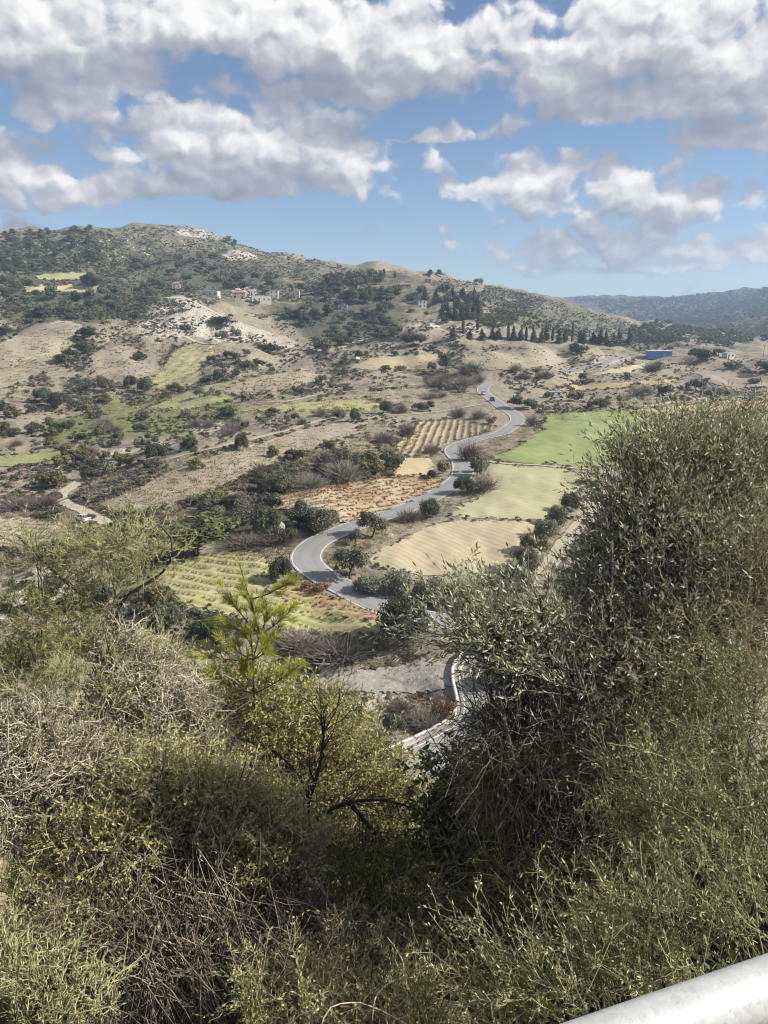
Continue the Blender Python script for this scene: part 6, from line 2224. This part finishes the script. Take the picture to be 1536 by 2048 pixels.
car_on(road_main, 989, 805, -1.3, (.045, .047, .052), 'dark grey car nearer on the far stretch of the winding road', True, True)
car_on(road_main, 971, 792, -1.3, (.62, .64, .66), 'pale silver car following behind the dark car', True)
q = spot(110, 997)
car(q + np.array([0, 0, .05]), 2.6, (.05, .05, .055), 'dark car parked at the kink of the dirt track', True)
q = spot(166, 1042)
car(q + np.array([0, 0, .05]), 2.4, (.7, .71, .72), 'white car parked in the scrub above the left vineyard')

# --- houses and sheds
M_TILE = plain((.28, .155, .105), .9, 0, .3, .8)
M_WIN = plain((.04, .045, .05), .25)
M_DOOR = plain((.12, .07, .04), .7)
M_CONC = plain((.42, .40, .36), .9)


def house(px, py, w, h, label, wall=(.66, .62, .54), roof='flat', yaw=0.0, deep=.8, storeys=1, cat='house', name='house', nwin=2):
    q = spot(px, py)
    s = mpp(py, q[1])
    W_, H_, Dp = w * s, h * s, w * s * deep
    e = empty(name, (q[0], q[1] + Dp * .3, q[2] - .3), yaw)
    M = plain(tuple(x * .78 for x in wall), .9, 0, .1, .6)
    hw, hd = W_ / 2, Dp / 2
    wh = H_ * (.72 if roof != 'flat' else .94)
    obj('wall', bm_mesh('wall', lambda bm: box_bm(bm, -hw, hw, -hd, hd, -1.5, wh), M), parent=e)
    if roof == 'flat':
        r_ = obj('roof', bm_mesh('roof', lambda bm: box_bm(bm, -hw - .12, hw + .12, -hd - .12, hd + .12, wh + .002, wh + .28), M), parent=e)
        obj('water_tank', bm_mesh('water_tank', lambda bm: box_bm(bm, hw * .2, hw * .2 + .9, -.4, .5, wh + .285, wh + 1.0), M_CONC, .05), parent=r_)
    else:
        def gab(bm):
            o_ = .35
            a = [bm.verts.new(v) for v in ((-hw - o_, -hd - o_, wh), (hw + o_, -hd - o_, wh), (hw + o_, hd + o_, wh), (-hw - o_, hd + o_, wh), (-hw * .55, 0, H_), (hw * .55, 0, H_))]
            for f in ((0, 1, 5, 4), (2, 3, 4, 5), (1, 2, 5), (3, 0, 4), (3, 2, 1, 0)):
                bm.faces.new([a[i] for i in f])
        r_ = obj('roof', bm_mesh('roof', gab, M_TILE), parent=e)
        obj('chimney', bm_mesh('chimney', lambda bm: box_bm(bm, hw * .3, hw * .3 + .5, .2, .7, wh + .3, H_ + .5), M), parent=r_)
    fh = wh / storeys
    for st in range(storeys):
        for i in range(nwin):
            x = -hw + W_ * (i + .5) / nwin + (.0 if nwin > 1 else hw * .3)
            ww, wz = min(.55, W_ * .1), st * fh + fh * .45
            wi = obj('window', bm_mesh('window', lambda bm: box_bm(bm, x - ww, x + ww, -hd - .05, -hd + .1, wz, wz + min(1.3, fh * .42)), M_WIN), parent=e)
            obj('sill', bm_mesh('sill', lambda bm: box_bm(bm, x - ww - .1, x + ww + .1, -hd - .14, -hd - .052, wz - .1, wz - .003), M), parent=wi)
    dx = -hw + W_ * .12
    obj('door', bm_mesh('door', lambda bm: box_bm(bm, dx, dx + min(.95, W_ * .16), -hd - .06, -hd + .1, 0, min(2.1, wh * .7)), M_DOOR), parent=e)
    return tag(e, label, cat)


house(844, 616, 16, 15, 'small white house with dark windows below the village wood', (.74, .73, .70), 'flat', .1, 1, 2)
house(522, 606, 38, 15, 'long white house at the lower edge of the village', (.70, .67, .60), 'flat', .25, .5, 1, nwin=4)
house(548, 596, 17, 15, 'white two storey house above the long white house', (.74, .72, .66), 'flat', .1, 1, 2)
house(592, 595, 15, 13, 'white house beside the red roofed one', (.70, .68, .63), 'flat', -.1)
house(598, 577, 24, 16, 'large house with a red tiled roof above the village', (.50, .36, .30), 'tile', .1, .7, 2, nwin=3)
house(422, 594, 32, 12, 'low white house at the left end of the village', (.68, .65, .60), 'flat', -.15, .5, nwin=3)
house(352, 578, 15, 15, 'small house with a red roof left of the village', (.55, .46, .38), 'tile', .2, 1)
house(478, 596, 26, 15, 'beige house beside the rock face', (.58, .49, .37), 'tile', .1, .7, 2)
house(506, 590, 12, 12, 'narrow pale house between garden trees', (.64, .60, .52), 'flat', .3)
house(725, 581, 20, 11, 'white house among the pines', (.72, .70, .64), 'flat', .05, .6)
house(876, 574, 24, 8, 'pale bungalow high in the village wood', (.68, .62, .50), 'flat', 0, .5, nwin=3)
house(808, 576, 26, 10, 'brown stone house near the hill crest', (.34, .26, .19), 'tile', .1, .6)
house(778, 619, 22, 9, 'dark open shed beside the village lane', (.16, .14, .12), 'flat', .1, .5, cat='shed', name='shed')
house(686, 620, 18, 11, 'blue grey shed on the village lane', (.32, .38, .43), 'flat', .0, .6, cat='shed', name='shed')
house(968, 628, 18, 14, 'white house with an orange red roof at the right end of the village', (.72, .68, .62), 'tile', .2, .8)
house(856, 566, 13, 11, 'pinkish house near the crest among dark trees', (.55, .40, .34), 'tile', -.1, .9)
house(1110, 793, 26, 11, 'small pale blue shed beside the hedge above the green field', (.48, .54, .58), 'flat', .2, .5, cat='shed', name='shed')
house(1458, 717, 18, 12, 'small white hut on the plateau', (.74, .73, .70), 'flat', .3, .8, cat='hut', name='hut')

# the blue tank building
q = spot(1321, 714)
s = mpp(714, q[1])
e = empty('tank_building', (q[0], q[1] + 4, q[2] - .3), -.12)
W_, H_ = 45 * s, 12 * s
M_BLUE = plain((.10, .25, .52), .5, 0, .12, 1.5)
obj('wall', bm_mesh('wall', lambda bm: box_bm(bm, -W_ / 2, W_ / 2, -5, 5, -1, H_), M_BLUE), parent=e)
obj('roof', bm_mesh('roof', lambda bm: box_bm(bm, -W_ / 2 - .3, W_ / 2 + .3, -5.3, 5.3, H_ + .002, H_ + .45), plain((.55, .62, .70), .6)), parent=e)
for i in range(7):
    x = -W_ / 2 + W_ * (i + .5) / 7
    obj('panel', bm_mesh('panel', lambda bm: box_bm(bm, x - W_ / 15, x + W_ / 15, -5.12, -5.003, .3, H_ - .3), M_BLUE), parent=e)
obj('door', bm_mesh('door', lambda bm: box_bm(bm, W_ * .12, W_ * .12 + 1.6, -5.2, -5.121, 0, 2.2), plain((.25, .35, .55), .5)), parent=e)
tag(e, 'bright blue water tank building on the plateau', 'building')


# ------------------------------------------------------------------ look-alikes are told apart by their place in the row
def nth(k):
    return '%d%s' % (k, 'th' if 10 <= k % 100 <= 20 else {1: 'st', 2: 'nd', 3: 'rd'}.get(k % 10, 'th'))


bpy.context.view_layer.update()
grp = {}
for o in COL.objects:
    if o.parent is None and o.get('group') and not o['group'].startswith('vines'):
        grp.setdefault(o['label'], []).append(o)
for lab, os_ in grp.items():
    os_.sort(key=lambda o: project(np.float64(o.location.x), np.float64(o.location.y), np.float64(o.location.z))[0])
    for k, o in enumerate(os_):
        o['label'] = '%s, %s from the left' % (lab, nth(k + 1))
